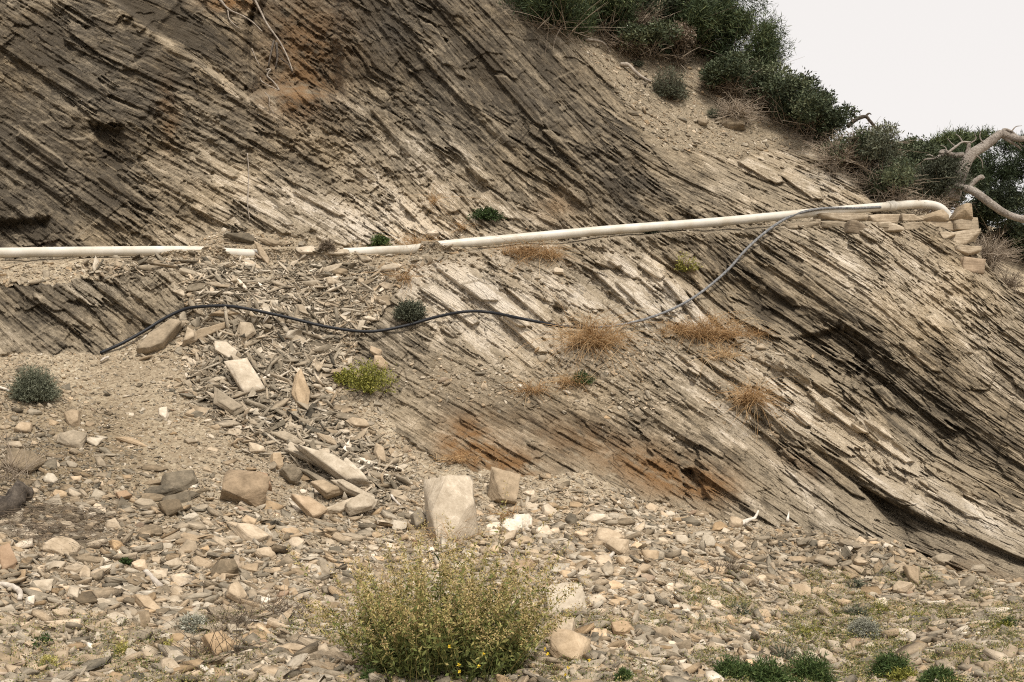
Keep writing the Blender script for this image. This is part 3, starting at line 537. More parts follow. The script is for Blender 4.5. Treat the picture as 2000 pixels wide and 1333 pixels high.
HEROES = [
 (880,1005,150,104,84,(.76,.15,0),'boulder','big pale cream boulder with a flat cracked face standing at the foot of the cliff',60,.9),
 (984,958,62,62,10,MIDT,'boulder','brown block overhanging a dark hollow right of the big cream boulder',60,.6),
 (1020,1022,44,36,20,WHITE,'rock','small white rock below the brown block near the big cream boulder',24,.6),
 (1000,1034,48,34,-10,WHITE,'rock','low white slab leaning beside the small white rock under the brown block',20,.6),
 (818,1022,30,44,80,(.42,.05,0),'rock','rounded blue grey rock touching the left side of the big cream boulder',30,.7),
 (478,958,96,66,14,(.46,.5,.10),'boulder','brown sandstone boulder with a smooth face half buried in the dirt slope',60,.75),
 (520,950,22,60,75,RUSTY,'rock','rusty orange edge block at the right end of the brown sandstone boulder',40,.6),
 (348,945,76,44,-38,(.26,.15,0),'rock','dark grey slab tilted up in the hollow of the left dirt slope',26,.5),
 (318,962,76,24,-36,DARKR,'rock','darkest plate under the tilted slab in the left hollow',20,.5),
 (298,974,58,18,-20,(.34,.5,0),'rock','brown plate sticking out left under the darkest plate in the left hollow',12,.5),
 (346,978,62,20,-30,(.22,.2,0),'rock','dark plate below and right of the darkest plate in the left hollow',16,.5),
 (300,944,50,12,-30,(.40,.5,0),'rock','thin brown plate at the upper left of the left hollow',8,.5),
 (370,972,44,16,-14,DARKR,'rock','thin dark splinter at the right end of the left hollow',14,.5),
 (286,990,54,20,0,(.50,.15,0),'rock','flat grey slab lying at the lower left lip of the left hollow',18,.35),
 (332,1000,52,30,-8,DKB,'rock','brown stone at the bottom of the left hollow below the dark blocks',26,.5),
 (240,972,32,22,25,(.55,.6,.45),'rock','small reddish orange stone on the dirt left of the dark hollow',16,.6),
 (302,916,58,14,-14,DKB,'rock','thin brown slate blade lying above the tilted slab in the left hollow',10,.4),
 (140,862,56,34,-10,GREY,'rock','grey layered block sitting in the rubble below the grey cushion bush',24,.55),
 (143,820,32,48,80,MIDT,'rock','upright brown stone below and right of the grey cushion bush',24,.6),
 (265,866,90,12,26,TAN,'rock','long thin tan slab slanting down the bare dirt slope',10,.4),
 (320,812,24,34,70,PALE,'rock','pale pointed stone standing alone on the bare dirt slope',12,.7),
 (45,905,76,50,10,(.36,.4,0),'boulder','large brown grey block at the left edge above the dead log',40,.6),
 (478,745,100,52,52,PALE,'slab','largest pale slate slab on the chute below the cable',26,.8),
 (440,688,56,28,38,PALE,'slab','pale rectangular slab just above the largest pale slab',16,.7),
 (440,795,90,34,42,GREY,'slab','splintered grey slab below the largest pale slab',20,.6),
 (586,772,96,38,82,TAN,'slab','upright tan slab like a post in the middle of the slate chute',26,.7),
 (578,808,22,16,0,OCH,'rock','rounded tan pebble at the foot of the upright tan slab',12,.6),
 (557,808,22,12,0,OCH,'rock','small flat tan stone left of the rounded tan pebble under the upright slab',9,.6),
 (655,925,205,46,35,(.72,.1,0),'slab','longest pale grey slab slanting down the lower chute',40,.55),
 (600,896,96,24,18,(.72,.1,0),'slab','pale slab lying across the upper end of the longest chute slab',16,.5),
 (640,965,78,32,34,(.58,.45,0),'slab','brown edged slab tucked beneath the longest chute slab',24,.55),
 (610,905,120,22,32,(.66,.1,0),'slate_plate','grey splintered plate just above the longest chute slab',18,.6),
 (690,965,110,22,38,(.62,.1,0),'slate_plate','grey plate continuing the longest chute slab down to its foot',18,.6),
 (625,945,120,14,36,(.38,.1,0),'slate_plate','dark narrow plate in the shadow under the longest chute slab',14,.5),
 (560,860,70,16,20,(.60,.1,0),'slate_plate','grey plate above the upper end of the longest chute slab',12,.5),
 (640,862,64,18,40,(.68,.35,0),'slate_plate','tan blade slanting above the middle of the longest chute slab',12,.6),
 (700,832,56,18,22,(.66,.4,0),'slate_plate','tan plate near the right edge of the chute above the rust stain level',12,.5),
 (742,890,54,24,75,(.62,.4,0),'rock','upright tan block at the right edge of the lower chute',20,.7),
 (470,715,60,14,48,(.62,.1,0),'slate_plate','narrow grey strip leaning on the left side of the largest pale slab',10,.7),
 (430,745,50,14,-28,(.66,.1,0),'slate_plate','grey splinter pointing up right at the left edge of the chute',10,.5),
 (500,880,40,20,30,(.66,.3,0),'rock','light brown rock below the brown soil at the left edge of the lower chute',14,.5),
 (700,930,90,16,52,(.76,.05,0),'slab','thin pale plank of slate on the right side of the longest chute slab',10,.6),
 (672,996,110,18,-38,(.74,.2,0),'slab','pale slate splinter pointing up right across the foot of the longest slab',14,.6),
 (708,994,70,32,-40,(.64,.1,0),'slab','grey striped slab beside the splinter at the foot of the chute',22,.6),
 (596,996,80,34,48,(.68,.55,.12),'slab','pinkish tan slab resting below the dark gap at the foot of the chute',20,.6),
 (566,930,34,46,-60,(.34,.2,0),'rock','dark rounded rock above the pinkish tan slab in the chute',34,.6),
 (540,905,26,42,70,TAN,'rock','tan block between the brown sandstone boulder and the chute slabs',22,.6),
 (513,497,64,16,62,(.66,.35,0),'slab','slate plank leaning over the white pipe',8,.85),
 (470,470,70,14,6,DARKR,'slab','dark flat slab wedged above the pipe beside the leaning plank',16,.4),
 (530,478,60,12,18,(.45,.3,0),'slab','brown slab lying right of the leaning plank above the pipe',12,.5),
 (410,650,80,20,-32,(.55,.4,0),'slab','brown slate slab pointing up right just under the black cable',14,.6),
 (478,650,46,40,60,(.60,.2,0),'rock','grey block under the left dip of the black cable',24,.6),
 (440,614,70,14,2,(.48,.45,0),'slab','brown slab lying directly beneath the left crest of the black cable',12,.4),
 (316,660,118,46,-48,(.50,.25,0),'boulder','fluted tan outcrop fin beside the buried end of the black cable',44,.75),
 (366,662,46,34,-50,(.62,.3,0),'rock','pale block leaning on the right foot of the fluted outcrop',22,.6),
 (735,690,24,34,80,(.72,.45,.1),'rock','pinkish upright stone among the yellow green plants',14,.8),
 (744,712,40,24,40,(.66,.55,.1),'rock','pinkish stone below the upright one among the yellow green plants',14,.7),
 (702,738,34,18,35,(.70,.45,.1),'rock','pinkish flat stone left of the yellow green plants',10,.7),
 (124,1075,84,34,14,(.70,.35,0),'boulder','smooth pale rounded boulder beside the dry brush',34,.4),
 (224,1029,46,20,2,(.68,.3,0),'rock','pale oval stone lying on the gravel above the ochre stone',20,.4),
 (226,1072,36,26,-8,OCH,'rock','ochre stone right of the smooth pale boulder',22,.5),
 (176,1096,74,14,-14,(.40,.4,0),'rock','long dark slate blade below the smooth pale boulder',12,.3),
 (438,1112,60,46,-8,(.30,.45,0),'boulder','dark brown block in the middle of the lower left gravel',44,.6),
 (462,1165,52,40,65,(.66,.45,0),'rock','pale brown boulder leaning below the dark brown block',30,.6),
 (288,1186,84,24,40,(.60,.55,0),'rock','long brown stone slanting down in the lower left gravel',22,.45),
 (232,1212,56,24,-18,(.74,.1,0),'rock','pale grey flat stone left of the long brown slanting stone',16,.5),
 (280,1215,50,24,15,(.60,.05,0),'rock','grey stone touching the pale grey flat stone',16,.45),
 (80,1148,46,24,-30,(.72,.15,0),'rock','pale grey stone in the gravel near the left edge below the dead log',18,.5),
 (145,1163,36,20,35,(.72,.15,0),'rock','short pale grey block right of the pale stone near the left edge',18,.5),
 (58,1176,22,20,0,(.88,.05,0),'rock','small round white pebble in the lower left gravel',18,.5),
 (190,1291,100,28,8,(.62,.4,0),'boulder','low brown grey boulder near the bottom left edge of the photo',34,.4),
 (432,1262,76,62,-20,(.66,.8,.05),'boulder','large ochre boulder behind the thin dry stems at the bottom left',44,.65),
 (14,1095,34,60,80,(.62,.5,.5),'rock','rust streaked upright stone at the left edge of the photo',24,.8),
 (492,1045,74,40,14,(.76,.35,0),'boulder','pale tan boulder in the gravel below the chute',30,.5),
 (520,1085,46,26,18,(.70,.4,0),'rock','pale stone just below the pale tan boulder',22,.5),
 (1100,1180,92,66,-12,(.74,.08,0),'boulder','largest pale grey boulder right of the foreground shrub',44,.6),
 (1100,1235,60,50,30,(.68,.3,0),'rock','tan grey rock under the largest pale grey boulder',30,.6),
 (1020,1112,56,36,8,(.62,.5,.3),'rock','reddish boulder behind the top right of the foreground shrub',28,.6),
 (1110,1268,84,66,28,(.70,.6,0),'boulder','yellowish tan boulder right of the shrub near the bottom edge',44,.6),
 (1216,1232,48,30,28,(.62,.75,.1),'rock','orange brown stone lying right of the yellowish tan boulder',22,.5),
 (1190,1052,62,42,18,(.72,.45,0),'boulder','pale tan boulder on the middle of the scree slope',34,.55),
 (1208,1072,50,36,40,(.60,.4,0),'rock','brown rock against the right side of the pale tan boulder on mid scree',26,.6),
 (1164,1016,56,18,-22,(.80,.15,0),'rock','pale wedge slab slanting above the pale tan boulder on mid scree',14,.5),
 (1118,1018,30,22,0,DARKR,'rock','nearly black stone left of the pale wedge slab',16,.4),
 (1350,1022,40,16,8,(.24,.05,0),'rock','dark grey flat slab on the scree below the rust stains',12,.4),
 (700,1288,58,22,5,(.66,.3,0),'rock','flat tan slab left of the foreground shrub near the bottom edge',18,.3),
 (572,1272,84,16,4,(.62,.45,0),'rock','long low tan slab at the bottom between two dry stemmed plants',18,.3),
 (1788,1130,30,58,76,(.60,.5,0),'rock','upright tan stone in the right gravel beside a pale slab',26,.6),
 (1755,1114,46,26,8,(.62,.35,0),'rock','broad tan slab just left of the upright tan stone on the right',16,.5),
 (1752,1144,42,12,36,(.58,.1,0),'rock','narrow grey plank left of the upright tan stone on the right',10,.6),
 (1762,1152,44,24,-8,(.66,.35,0),'rock','pale block below the narrow grey plank on the right',20,.5),
 (1678,1101,36,16,10,(.66,.4,0),'rock','tan brick shaped stone in the dark heap on the right',18,.5),
 (1556,1096,40,16,6,(.58,.55,0),'rock','flat brown stone left of the dark heap on the right',10,.5),
 (1564,1158,44,30,40,(.66,.5,.05),'rock','folded tan slab in the middle of the right gravel',12,.6),
 (1594,1158,40,16,12,(.68,.5,.05),'rock','flat tan slab touching the folded slab in the right gravel',10,.4),
 (1840,1098,48,20,22,(.50,.1,0),'rock','blue grey layered stone at the foot of the right rock face',18,.5),
 (1910,1114,34,14,12,(.52,.08,0),'rock','dark grey split slab near the far right end of the scree edge',14,.4),
 (1858,1144,30,16,10,(.40,.05,0),'rock','small blue grey rounded stone right of the upright tan stone',14,.5),
 (1614,1286,46,18,50,(.68,.2,0),'rock','pale standing splinter behind the green tufts at the bottom right',18,.7),
 (1660,1270,40,20,42,(.55,.3,0),'rock','brown slab leaning right of the pale standing splinter at the bottom',14,.6),
 (1374,1240,44,18,14,(.44,.15,0),'rock','dark grey flat stone in the lower gravel left of the green tufts',14,.4),
 (1362,1272,40,20,18,(.68,.2,0),'rock','pale stone below the dark grey flat stone in the lower gravel',18,.5),
 (1392,1270,34,22,35,(.60,.35,0),'rock','brown grey stone right of the pale stone in the lower gravel',16,.5),
 (1694,1265,30,14,0,(.78,.15,0),'rock','pale flat stone below the silver cushion plant',10,.4),
 (1880,1182,70,24,12,(.42,.3,0),'boulder','low mossy brown boulder at the right edge of the gravel',24,.4),
 (1480,1066,22,12,10,(.72,.2,0),'rock','pale tilted stone at the crest of the scree below the driftwood',8,.5),
 (1090,531,24,12,8,(.78,.2,0),'rock','pale loose stone perched on the rock shelf above the cable',10,.5),
 (1425,246,66,20,10,(.30,.4,0),'rock','long dark brown slab sticking out of the upper dirt gully',20,.4),
 (1372,242,22,16,-10,(.40,.3,0),'rock','small brown block left of the long dark slab in the gully',16,.5),
 (1330,233,28,8,10,(.30,.1,0),'rock','small dark sliver in the upper dirt gully below the round shrub',6,.4),
 (1235,222,30,10,14,(.22,.2,0),'rock','dark flat stone at the left side of the upper dirt gully',8,.4),
 (665,533,34,14,-4,(.42,.45,0),'rock','brown stone in the rubble below the pipe gap',12,.5),
 (624,523,30,12,4,(.20,.2,0),'rock','dark stone left of the brown stone below the pipe gap',12,.5),
 (650,552,30,18,5,(.66,.2,0),'rock','pale grey stone under the brown stone below the pipe gap',10,.6),
 (705,550,22,14,60,(.60,.3,0),'rock','small brown grey stone right of the pale one below the pipe gap',8,.6),
 (845,459,30,10,6,(.82,.1,0),'rock','pale flat stone on the ledge by the dry grass tuft on the pipe',12,.5),
]
HEROES = [(h[0], h[1], h[3], h[2], *h[4:]) if h[4] >= 60 and h[2] < h[3] else h for h in HEROES]
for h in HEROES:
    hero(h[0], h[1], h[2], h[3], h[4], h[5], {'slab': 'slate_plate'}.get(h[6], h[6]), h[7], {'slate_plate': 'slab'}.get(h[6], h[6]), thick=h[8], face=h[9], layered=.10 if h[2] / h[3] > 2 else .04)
# further loose stones that can be picked out one by one, zone by zone
ZONES = [
 ('stones scattered over the lower left gravel', 'fist-sized brown grey stone lying loose in the lower left gravel', 88, lambda u, v: (u < 640) * (v > 1010) * 1.0, 20, 42),
 ('stones on the scree right of the shrub', 'fist-sized pale stone lying loose on the scree right of the foreground shrub', 74, lambda u, v: (u > 1040) * (u < 1480) * (v > 990) * g_(u, v), 18, 38),
 ('stones in the right hand gravel', 'fist-sized tan stone lying loose in the right hand gravel', 66, lambda u, v: (u > 1480) * (v > 1060) * g_(u, v), 18, 36),
 ('slate pieces in the chute', 'long grey slate splinter lying loose in the central chute', 66, lambda u, v: (v < 990) * (chute(u, v) > .35) * g_(u, v), 22, 50),
 ('stones on the left slope', 'brown stone half buried in the left dirt slope', 34, lambda u, v: (u < 420) * (v > 790) * (v < 1010) * (1 - dirty(u, v)) * g_(u, v), 16, 34),
 ('stones above the shrub', 'pale stone lying on the gravel behind the foreground shrub', 36, lambda u, v: (u > 640) * (u < 1040) * (v > 950) * (v < 1120) * 1.0, 16, 32)]
zr = np.random.default_rng(99); taken = [(h[0], h[1], h[2]) for h in HEROES]
for grp, lab, n_, wf, s0, s1 in ZONES:
    uu, vv = pick(6000, wf, zr, 5, 1995, 480, 1328); c = 0
    for a, b in zip(uu, vv):
        if c >= n_: break
        wpx = zr.uniform(s0, s1) * (1 + .3 * (zr.random() < .12))
        if any(abs(a - p) < (q * .5 + wpx * .5) * .9 and abs(b - r_) < (q * .3 + wpx * .35) for p, r_, q in taken): continue
        taken.append((a, b, wpx)); c += 1
        spl = 'splinter' in lab
        hp = wpx * (zr.uniform(.2, .42) if spl else zr.uniform(.38, .7)); an = zr.normal(38, 35) if spl else zr.normal(5, 28)
        t = (float(np.clip(zr.normal(.62 if 'pale' not in lab else .72, .10), .3, .92)), float(np.clip(zr.normal(.35, .25) * (.4 if spl else 1), 0, .9)), 0)
        hero(a, b, wpx, hp, an, t, 'splinter' if spl else 'stone', lab, 'splinter' if spl else 'stone', thick=hp * zr.uniform(.4, .8), sub=3, face=zr.uniform(.25, .6), rough=.05, group=grp, seed=int(a * 31 + b * 17))
# ---------------------------------------------------------------- tubes
def catmull(P, n):
    P = np.array(P, float); P = np.vstack([2 * P[0] - P[1], P, 2 * P[-1] - P[-2]]); o = []
    for i in range(1, len(P) - 2):
        for t in np.arange(n) / n:
            a, b, c, d = P[i - 1:i + 3]; o.append(.5 * (2 * b + (c - a) * t + (2 * a - 5 * b + 4 * c - d) * t * t + (3 * b - a - 3 * c + d) * t ** 3))
    o.append(P[-2]); return np.array(o)
def tube_np(P, r, seg=16, cap=True, bump=0.0, seed=1):
    P = np.array(P, float); n = len(P); r = np.broadcast_to(r, (n,)).astype(float); T = np.gradient(P, axis=0); T /= np.linalg.norm(T, axis=1, keepdims=True) + 1e-12
    u = np.cross(T[0], [0, 0, 1.0]);
    if np.linalg.norm(u) < .1: u = np.cross(T[0], [0, 1.0, 0])
    Us = []
    for t in T: u = u - t * (u @ t); u = u / np.linalg.norm(u); Us.append(u)
    Us = np.array(Us); W_ = np.cross(T, Us); a = np.linspace(0, 2 * math.pi, seg, endpoint=False)
    rr = r[:, None] * (1 + (bump * 2 * fbm(np.arange(n)[:, None] * .55 + a[None] * 0, np.cos(a)[None] * 1.3 + np.arange(n)[:, None] * .1, seed, 3) if bump else 0) * np.ones((n, seg)))
    V_ = (P[:, None] + rr[..., None] * (Us[:, None] * np.cos(a)[None, :, None] + W_[:, None] * np.sin(a)[None, :, None])).reshape(-1, 3)
    i = np.arange(n - 1)[:, None] * seg; j = np.arange(seg)[None]; k = (j + 1) % seg
    Fq = np.stack([i + j, i + k, i + seg + k, i + seg + j], -1).reshape(-1, 4)
    if cap:
        V_ = np.vstack([V_, P[:1], P[-1:]]); c0 = n * seg; j = np.arange(seg); k = (j + 1) % seg
        Ft = np.vstack([np.stack([np.full(seg, c0), k, j], -1), np.stack([np.full(seg, c0 + 1), (n - 1) * seg + j, (n - 1) * seg + k], -1)]); return V_, [Fq, Ft]
    return V_, [Fq]
class Acc:
    def __init__(s): s.V = []; s.Q = []; s.T = []; s.tint = []; s.n = 0
    def add(s, V_, Fs, t=.5):
        for f in Fs: (s.Q if f.shape[1] == 4 else s.T).append(f + s.n)
        s.V.append(V_); s.tint.append(np.full(len(V_), t) if np.ndim(t) == 0 else t); s.n += len(V_)
    def build(s, name, m, parent=None, smooth=False, origin=None):
        V_ = np.concatenate(s.V); F_ = ([np.concatenate(s.Q)] if s.Q else []) + ([np.concatenate(s.T)] if s.T else [])
        t = np.concatenate(s.tint); tc = np.stack([t, t * 0, t * 0, t * 0 + 1], -1)
        o0 = np.array(origin if origin is not None else (0, 0, 0), float)
        o = mesh_np(name, V_ - o0, F_, m, attrs={'tint': ('FLOAT_COLOR', tc), 'lc': ('FLOAT_VECTOR', V_ - o0)}, smooth=smooth)
        if parent is not None: o.parent = parent
        elif origin is not None: o.location = o0
        return o
def cl(pts, lift=0.0, dd=None):          # pixel polyline -> world points lying in front of the surface
    pts = np.array(pts, float); 
    d = samp(D, pts[:, 0], pts[:, 1]) - lift if dd is None else np.array(dd); return ray(pts[:, 0], pts[:, 1], d)

m, nt, b = mat('pipe_plastic', 0.42); N = NB(nt); pos = N.n('NewGeometry').outputs['Position']
nz = N.noise(pos, 3.5, 5, .6, (1, 1, 1)); sp_ = N.noise(pos, 45, 3, .6); N.link(N.mix(N.math('MULTIPLY_ADD', sp_, 4.0, -2.5, clamp=True), N.ramp(nz, [(.3, (.40, .35, .27)), (.44, (.50, .465, .395)), (.62, (.58, .55, .49)), (.8, (.64, .615, .56))]), (.5, .42, .3)), b.inputs['Base Color']); M_PIPE = m
m, nt, b = mat('black_rubber', 0.5); b.inputs['Base Color'].default_value = (.014, .015, .018, 1); M_BLACK = m
m, nt, b = mat('grey_cable', 0.6); N = NB(nt); pos = N.n('NewGeometry').outputs['Position']
N.link(N.ramp(N.noise(pos, 40, 4, .6), [(.35, (.07, .072, .075)), (.65, (.22, .22, .22))]), b.inputs['Base Color']); M_GREYC = m
m, nt, b = mat('driftwood', 0.85); N = NB(nt); lc_ = N.attr('lc').outputs['Vector']; tn_ = N.n('SeparateColor'); N.link(N.attr('tint').outputs['Color'], tn_.inputs[0])
fw = N.math('ADD', N.math('MULTIPLY_ADD', N.noise(lc_, 18, 5, .7), .9, -.45), tn_.outputs[0], clamp=True)
N.link(N.ramp(fw, [(0, (.035, .028, .022)), (.4, (.17, .14, .11)), (.75, (.42, .37, .31)), (1, (.66, .60, .52))]), b.inputs['Base Color']); N.bump(N.noise(lc_, 40, 4, .7), .7, .01, b); M_WOOD = m

pd = np.append(_pd, [_pd[-1]] * 2 + [_pd[-1] - .05])
PPATH = catmull(cl(PIPEPX, dd=pd), 8)
pe = empty('drain_pipe', PPATH[0]); tag(pe, 'long off white plastic pipe along the cliff ledge, bent down at its right end', 'pipe')
bpy.context.view_layer.update()
def child(acc, name, m_, par, smooth=True):
    o = acc.build(name, m_, None, smooth, origin=np.array(par.location)); o.location = (0, 0, 0); o.parent = par; return o
A = Acc(); A.add(*tube_np(PPATH, PR, 24)); child(A, 'pipe_body', M_PIPE, pe)
ci = int(np.argmin(np.abs(PPATH[:, 0] - cl([(1740, 403)], dd=[pipe_d(1740)])[0, 0])))
A = Acc(); q0 = PPATH[ci]; t0 = unit(PPATH[ci + 1] - PPATH[ci - 1]); ks = np.array([-.05, -.045, -.02, -.015, .015, .02, .045, .05]); rs = PR + np.array([.002, .012, .012, .007, .007, .012, .012, .002])
A.add(*tube_np(q0 + ks[:, None] * t0, rs, 24)); child(A, 'coupling', M_PIPE, pe)

# ---------------------------------------------------------------- cable
BL = [(196,690),(240,670),(285,645),(322,622),(362,604),(400,599),(440,598),(480,603),(560,620),(640,639),(720,648),(790,637),(850,620),(910,609),(960,611),(1030,625),(1100,638),(1165,640)]
GR = [(1165,640),(1205,636),(1260,624),(1320,601),(1370,571),(1420,529),(1460,485),(1500,450),(1540,425),(1580,412),(1620,407),(1670,407),(1720,405)]
def nearest_(pts):
    p = np.array(pts, float); return np.min([samp(D, p[:, 0] + a, p[:, 1] + b_) for a in (-16, -8, 0, 8, 16) for b_ in (-6, 0, 6)], axis=0) + .02
db = nearest_(BL) - .06 - .05 * np.array([370 < p[0] < 760 for p in BL]); db[0] += .08
dg = nearest_(GR) - .07; dg[0] = db[-1]
dg[8:] = [pipe_d(p[0]) - PR - .02 for p in GR[8:]]; dg[2:8] = np.minimum(dg[2:8], np.interp(range(2, 8), [1, 8], [dg[1], dg[8]]))
ce = empty('cable', cl([BL[0]], dd=[db[0]])[0]); tag(ce, 'thin black cable snaking across the rock and rising in a grey curve to the pipe', 'cable')
A = Acc(); A.add(*tube_np(catmull(cl(BL, dd=db), 10), .0155, 12)); child(A, 'black_section', M_BLACK, ce)
A = Acc(); A.add(*tube_np(catmull(cl(GR, dd=dg), 10), np.interp(np.arange((len(GR) - 1) * 10 + 1), [0, 80], [.012, .016]), 12)); child(A, 'grey_section', M_GREYC, ce)

# ---------------------------------------------------------------- dry stone wall blocks under the pipe's right end
wd = pipe_d(1740)
def block(u, v, wpx, hpx, ang, tint, label, dep=.28, seed=0, pull=.1, name='wall_stone', boxy=.8, k=7):
    ang += ((u * 7 + v * 3) % 11 - 5) * 1.1; tint = (tint[0] - .12 + ((u * 13 + v) % 7) * .03, tint[1] * .5, tint[2])
    d = min(pipe_d(min(u, 1780)) - pull, float(samp(D, np.array([u - wpx / 3, u, u + wpx / 3.]), np.array([v, v + hpx / 3, v])).min()) + .03) if v > 460 or u < 1800 else pipe_d(1780) - pull; s = d / F; a, b_ = wpx * s / 2 * 1.04, hpx * s / 2 * 1.25
    x = RT * math.cos(R(ang)) - UP * math.sin(R(ang)); y = np.cross(unit(-FW), x); z = np.array([0, 0, 1.0]) ; x = unit(np.array([x[0], .12, x[2]])); yv = unit(np.cross(x, np.array([0, 1.0, 0]))) ; up = unit(np.cross(np.cross(x, [0, 0, 1.0]) * -1, x)) if False else unit(np.array([-x[2], 0, x[0]])); yy = np.cross(up, x)
    rng = np.random.default_rng(seed + int(u)); p, f_ = block_rock(rng, 4, .17, .07, 3)
    q = p * np.array([a, dep / 2, b_]); M_ = np.stack([x, -yy if yy[1] < 0 else yy, up], -1)
    P = ray(u, v, d + dep / 2 - .02)
    o = mesh_np(name, q @ M_.T, f_, M_STONE, attrs={'tint': ('FLOAT_COLOR', tinted(len(p), tint)), 'lc': ('FLOAT_VECTOR', q + rng.random(3) * 5)}); o.location = P
    return tag(o, label, 'stone', 'stones of the low dry stone wall', 'thing')
WT = (.66, .45, 0); WG = (.66, .25, 0)
for a in [
 (1892,520,46,27,2,(.66,.5,.25),'lowest squared tan block with a red smear at the foot of the wall end'),
 (1880,493,56,16,-3,WT,'thin flat tan block second from the bottom of the wall end'),
 (1878,469,58,28,0,WT,'thick squared tan block third from the bottom of the wall end'),
 (1843,463,34,14,0,(.60,.5,0),'small brown block left of the thick squared block in the wall end'),
 (1876,441,52,24,4,WT,'tan block in the top course at the right end of the wall'),
 (1822,446,72,16,2,(.62,.55,0),'long low tan block in the top course beside the right end block'),
 (1730,446,54,17,-3,(.72,.35,0),'pale squared block on the left part of the wall under the coupling'),
 (1674,449,56,22,2,(.44,.3,.12),'purplish grey squared block in the wall left of the pale one'),
 (1622,442,52,14,3,(.50,.3,0),'thin brown grey slab in the wall left of the purplish block'),
 (1640,428,96,13,2,(.58,.35,0),'long ragged slab of the upper course right under the pipe and cable'),
 (1720,430,56,15,-4,(.60,.5,0),'mid brown block under the pipe just left of the coupling'),
 (1776,430,50,14,3,(.62,.5,0),'rough brown stone under the pipe right of the coupling'),
 (1716,443,22,8,0,(.50,.5,0),'small chip of stone between the purplish block and the pale block'),
 (1800,430,34,13,2,(.56,.5,0),'brown block wedged between the rough stone and the sloping wedge stone'),
 (1842,455,26,12,0,(.50,.5,0),'small brown filler stone under the top course of the wall end'),
 (1775,446,40,15,1,(.60,.4,0),'tan block in the lower course right of the pale squared block'),
 (1560,444,70,11,-8,(.46,.3,0),'flat dark slab at the far left of the wall'),
 (1589,441,11,17,0,(.66,.25,0),'small pale upright pebble stuck at the left of the wall')]:
    block(*a, seed=int(a[1]), pull=.20 if a[1] < 452 else .14)
def wedge(u, v, wpx, hpx, pts, tint, label, dep, seed, pull=.2):
    d = pipe_d(1780) - pull; s = d / F; bm = bmesh.new(); fr = []; bk = []
    for (px, py) in pts: fr.append(bm.verts.new((px * s, 0, -py * s))); bk.append(bm.verts.new((px * s * .9, dep, -py * s * .95)))
    cx = sum(p[0] for p in pts) / len(pts); cy = sum(p[1] for p in pts) / len(pts); mid = bm.verts.new(((cx - 4) * s, -dep * .28, -(cy - 3) * s))
    n_ = len(pts)
    for i in range(n_):
        bm.faces.new((fr[i], fr[(i + 1) % n_], mid)); bm.faces.new((fr[(i + 1) % n_], fr[i], bk[i], bk[(i + 1) % n_]))
    bm.faces.new(bk); bmesh.ops.recalc_face_normals(bm, faces=bm.faces[:]); bmesh.ops.bevel(bm, geom=bm.edges[:], offset=.006, segments=1, affect='EDGES'); bmesh.ops.triangulate(bm, faces=bm.faces[:])
    bm.verts.ensure_lookup_table(); V_ = np.array([q.co[:] for q in bm.verts]); F_ = np.array([[q.index for q in f.verts] for f in bm.faces]); bm.free()
    o = mesh_np('capstone', V_, F_, M_STONE, attrs={'tint': ('FLOAT_COLOR', tinted(len(V_), tint)), 'lc': ('FLOAT_VECTOR', V_)}); o.location = ray(u, v, d)
    return tag(o, label, 'stone')
wedge(1826, 424, 60, 26, [(-31, 6), (-14, -6), (16, -16), (28, -4), (28, 8), (4, 11), (-18, 11)], (.55, .4, 0), 'sloping grey wedge stone pinning the bent end of the pipe', .25, 1)
wedge(1880, 412, 42, 34, [(-21, 17), (-8, 2), (2, -13), (10, -16), (19, -14), (21, 16), (6, 17)], (.50, .5, 0), 'peaked grey brown stone standing on the right end of the wall', .22, 2)
# ---------------------------------------------------------------- plants
def ramp3(a, b, c): return [(0.0, a), (0.5, b), (1.0, c)]
LM = {
 'olive': leaf_material('shrub_leaf', [(0, (.05, .06, .018)), (.35, (.125, .150, .040)), (.62, (.30, .255, .09)), (1, (.42, .30, .15))]),
 'green': leaf_material('green_leaf', ramp3((.020, .034, .012), (.05, .085, .022), (.13, .16, .05))),
 'dark': leaf_material('evergreen_leaf', ramp3((.022, .030, .016), (.055, .072, .036), (.14, .155, .085))),
 'pine': leaf_material('pine_needle', ramp3((.020, .030, .012), (.050, .074, .030), (.17, .19, .08))),
 'silver': leaf_material('silver_leaf', ramp3((.12, .12, .085), (.26, .26, .20), (.46, .45, .37))),
 'greygreen': leaf_material('grey_green_leaf', ramp3((.05, .055, .035), (.12, .13, .085), (.27, .28, .20))),
 'straw': leaf_material('dry_grass_blade', ramp3((.19, .105, .045), (.42, .26, .12), (.62, .47, .28))),
 'heath': leaf_material('dry_heath_twig', ramp3((.10, .075, .05), (.24, .19, .14), (.42, .35, .27))),
 'yellow': leaf_material('yellow_green_leaf', ramp3((.10, .11, .02), (.26, .25, .05), (.50, .44, .14))),
 'flower': leaf_material('yellow_flower', ramp3((.6, .42, .02), (.75, .55, .04), (.8, .65, .1)))}
def rdir(n, rng, up=0.0):
    d = rng.normal(size=(n, 3)); d[:, 2] += up; return d / np.linalg.norm(d, axis=1, keepdims=True)
def leaves(acc, C, Dn, Ln, Wd, tint, rng):
    """diamond leaves, base C, direction Dn"""
    n = len(C); s = np.cross(Dn, rng.normal(size=(n, 3))); s /= np.linalg.norm(s, axis=1, keepdims=True) + 1e-9; Ln = np.broadcast_to(Ln, n)[:, None]; Wd = np.broadcast_to(Wd, n)[:, None]
    up = np.cross(s, Dn); m_ = C + Dn * Ln * .45 + up * Ln * .08
    V_ = np.stack([C, m_ + s * Wd / 2, C + Dn * Ln, m_ - s * Wd / 2], 1).reshape(-1, 3); Fq = (np.arange(n)[:, None] * 4 + np.arange(4)[None])
    acc.add(V_, [Fq], np.repeat(np.broadcast_to(tint, n), 4))
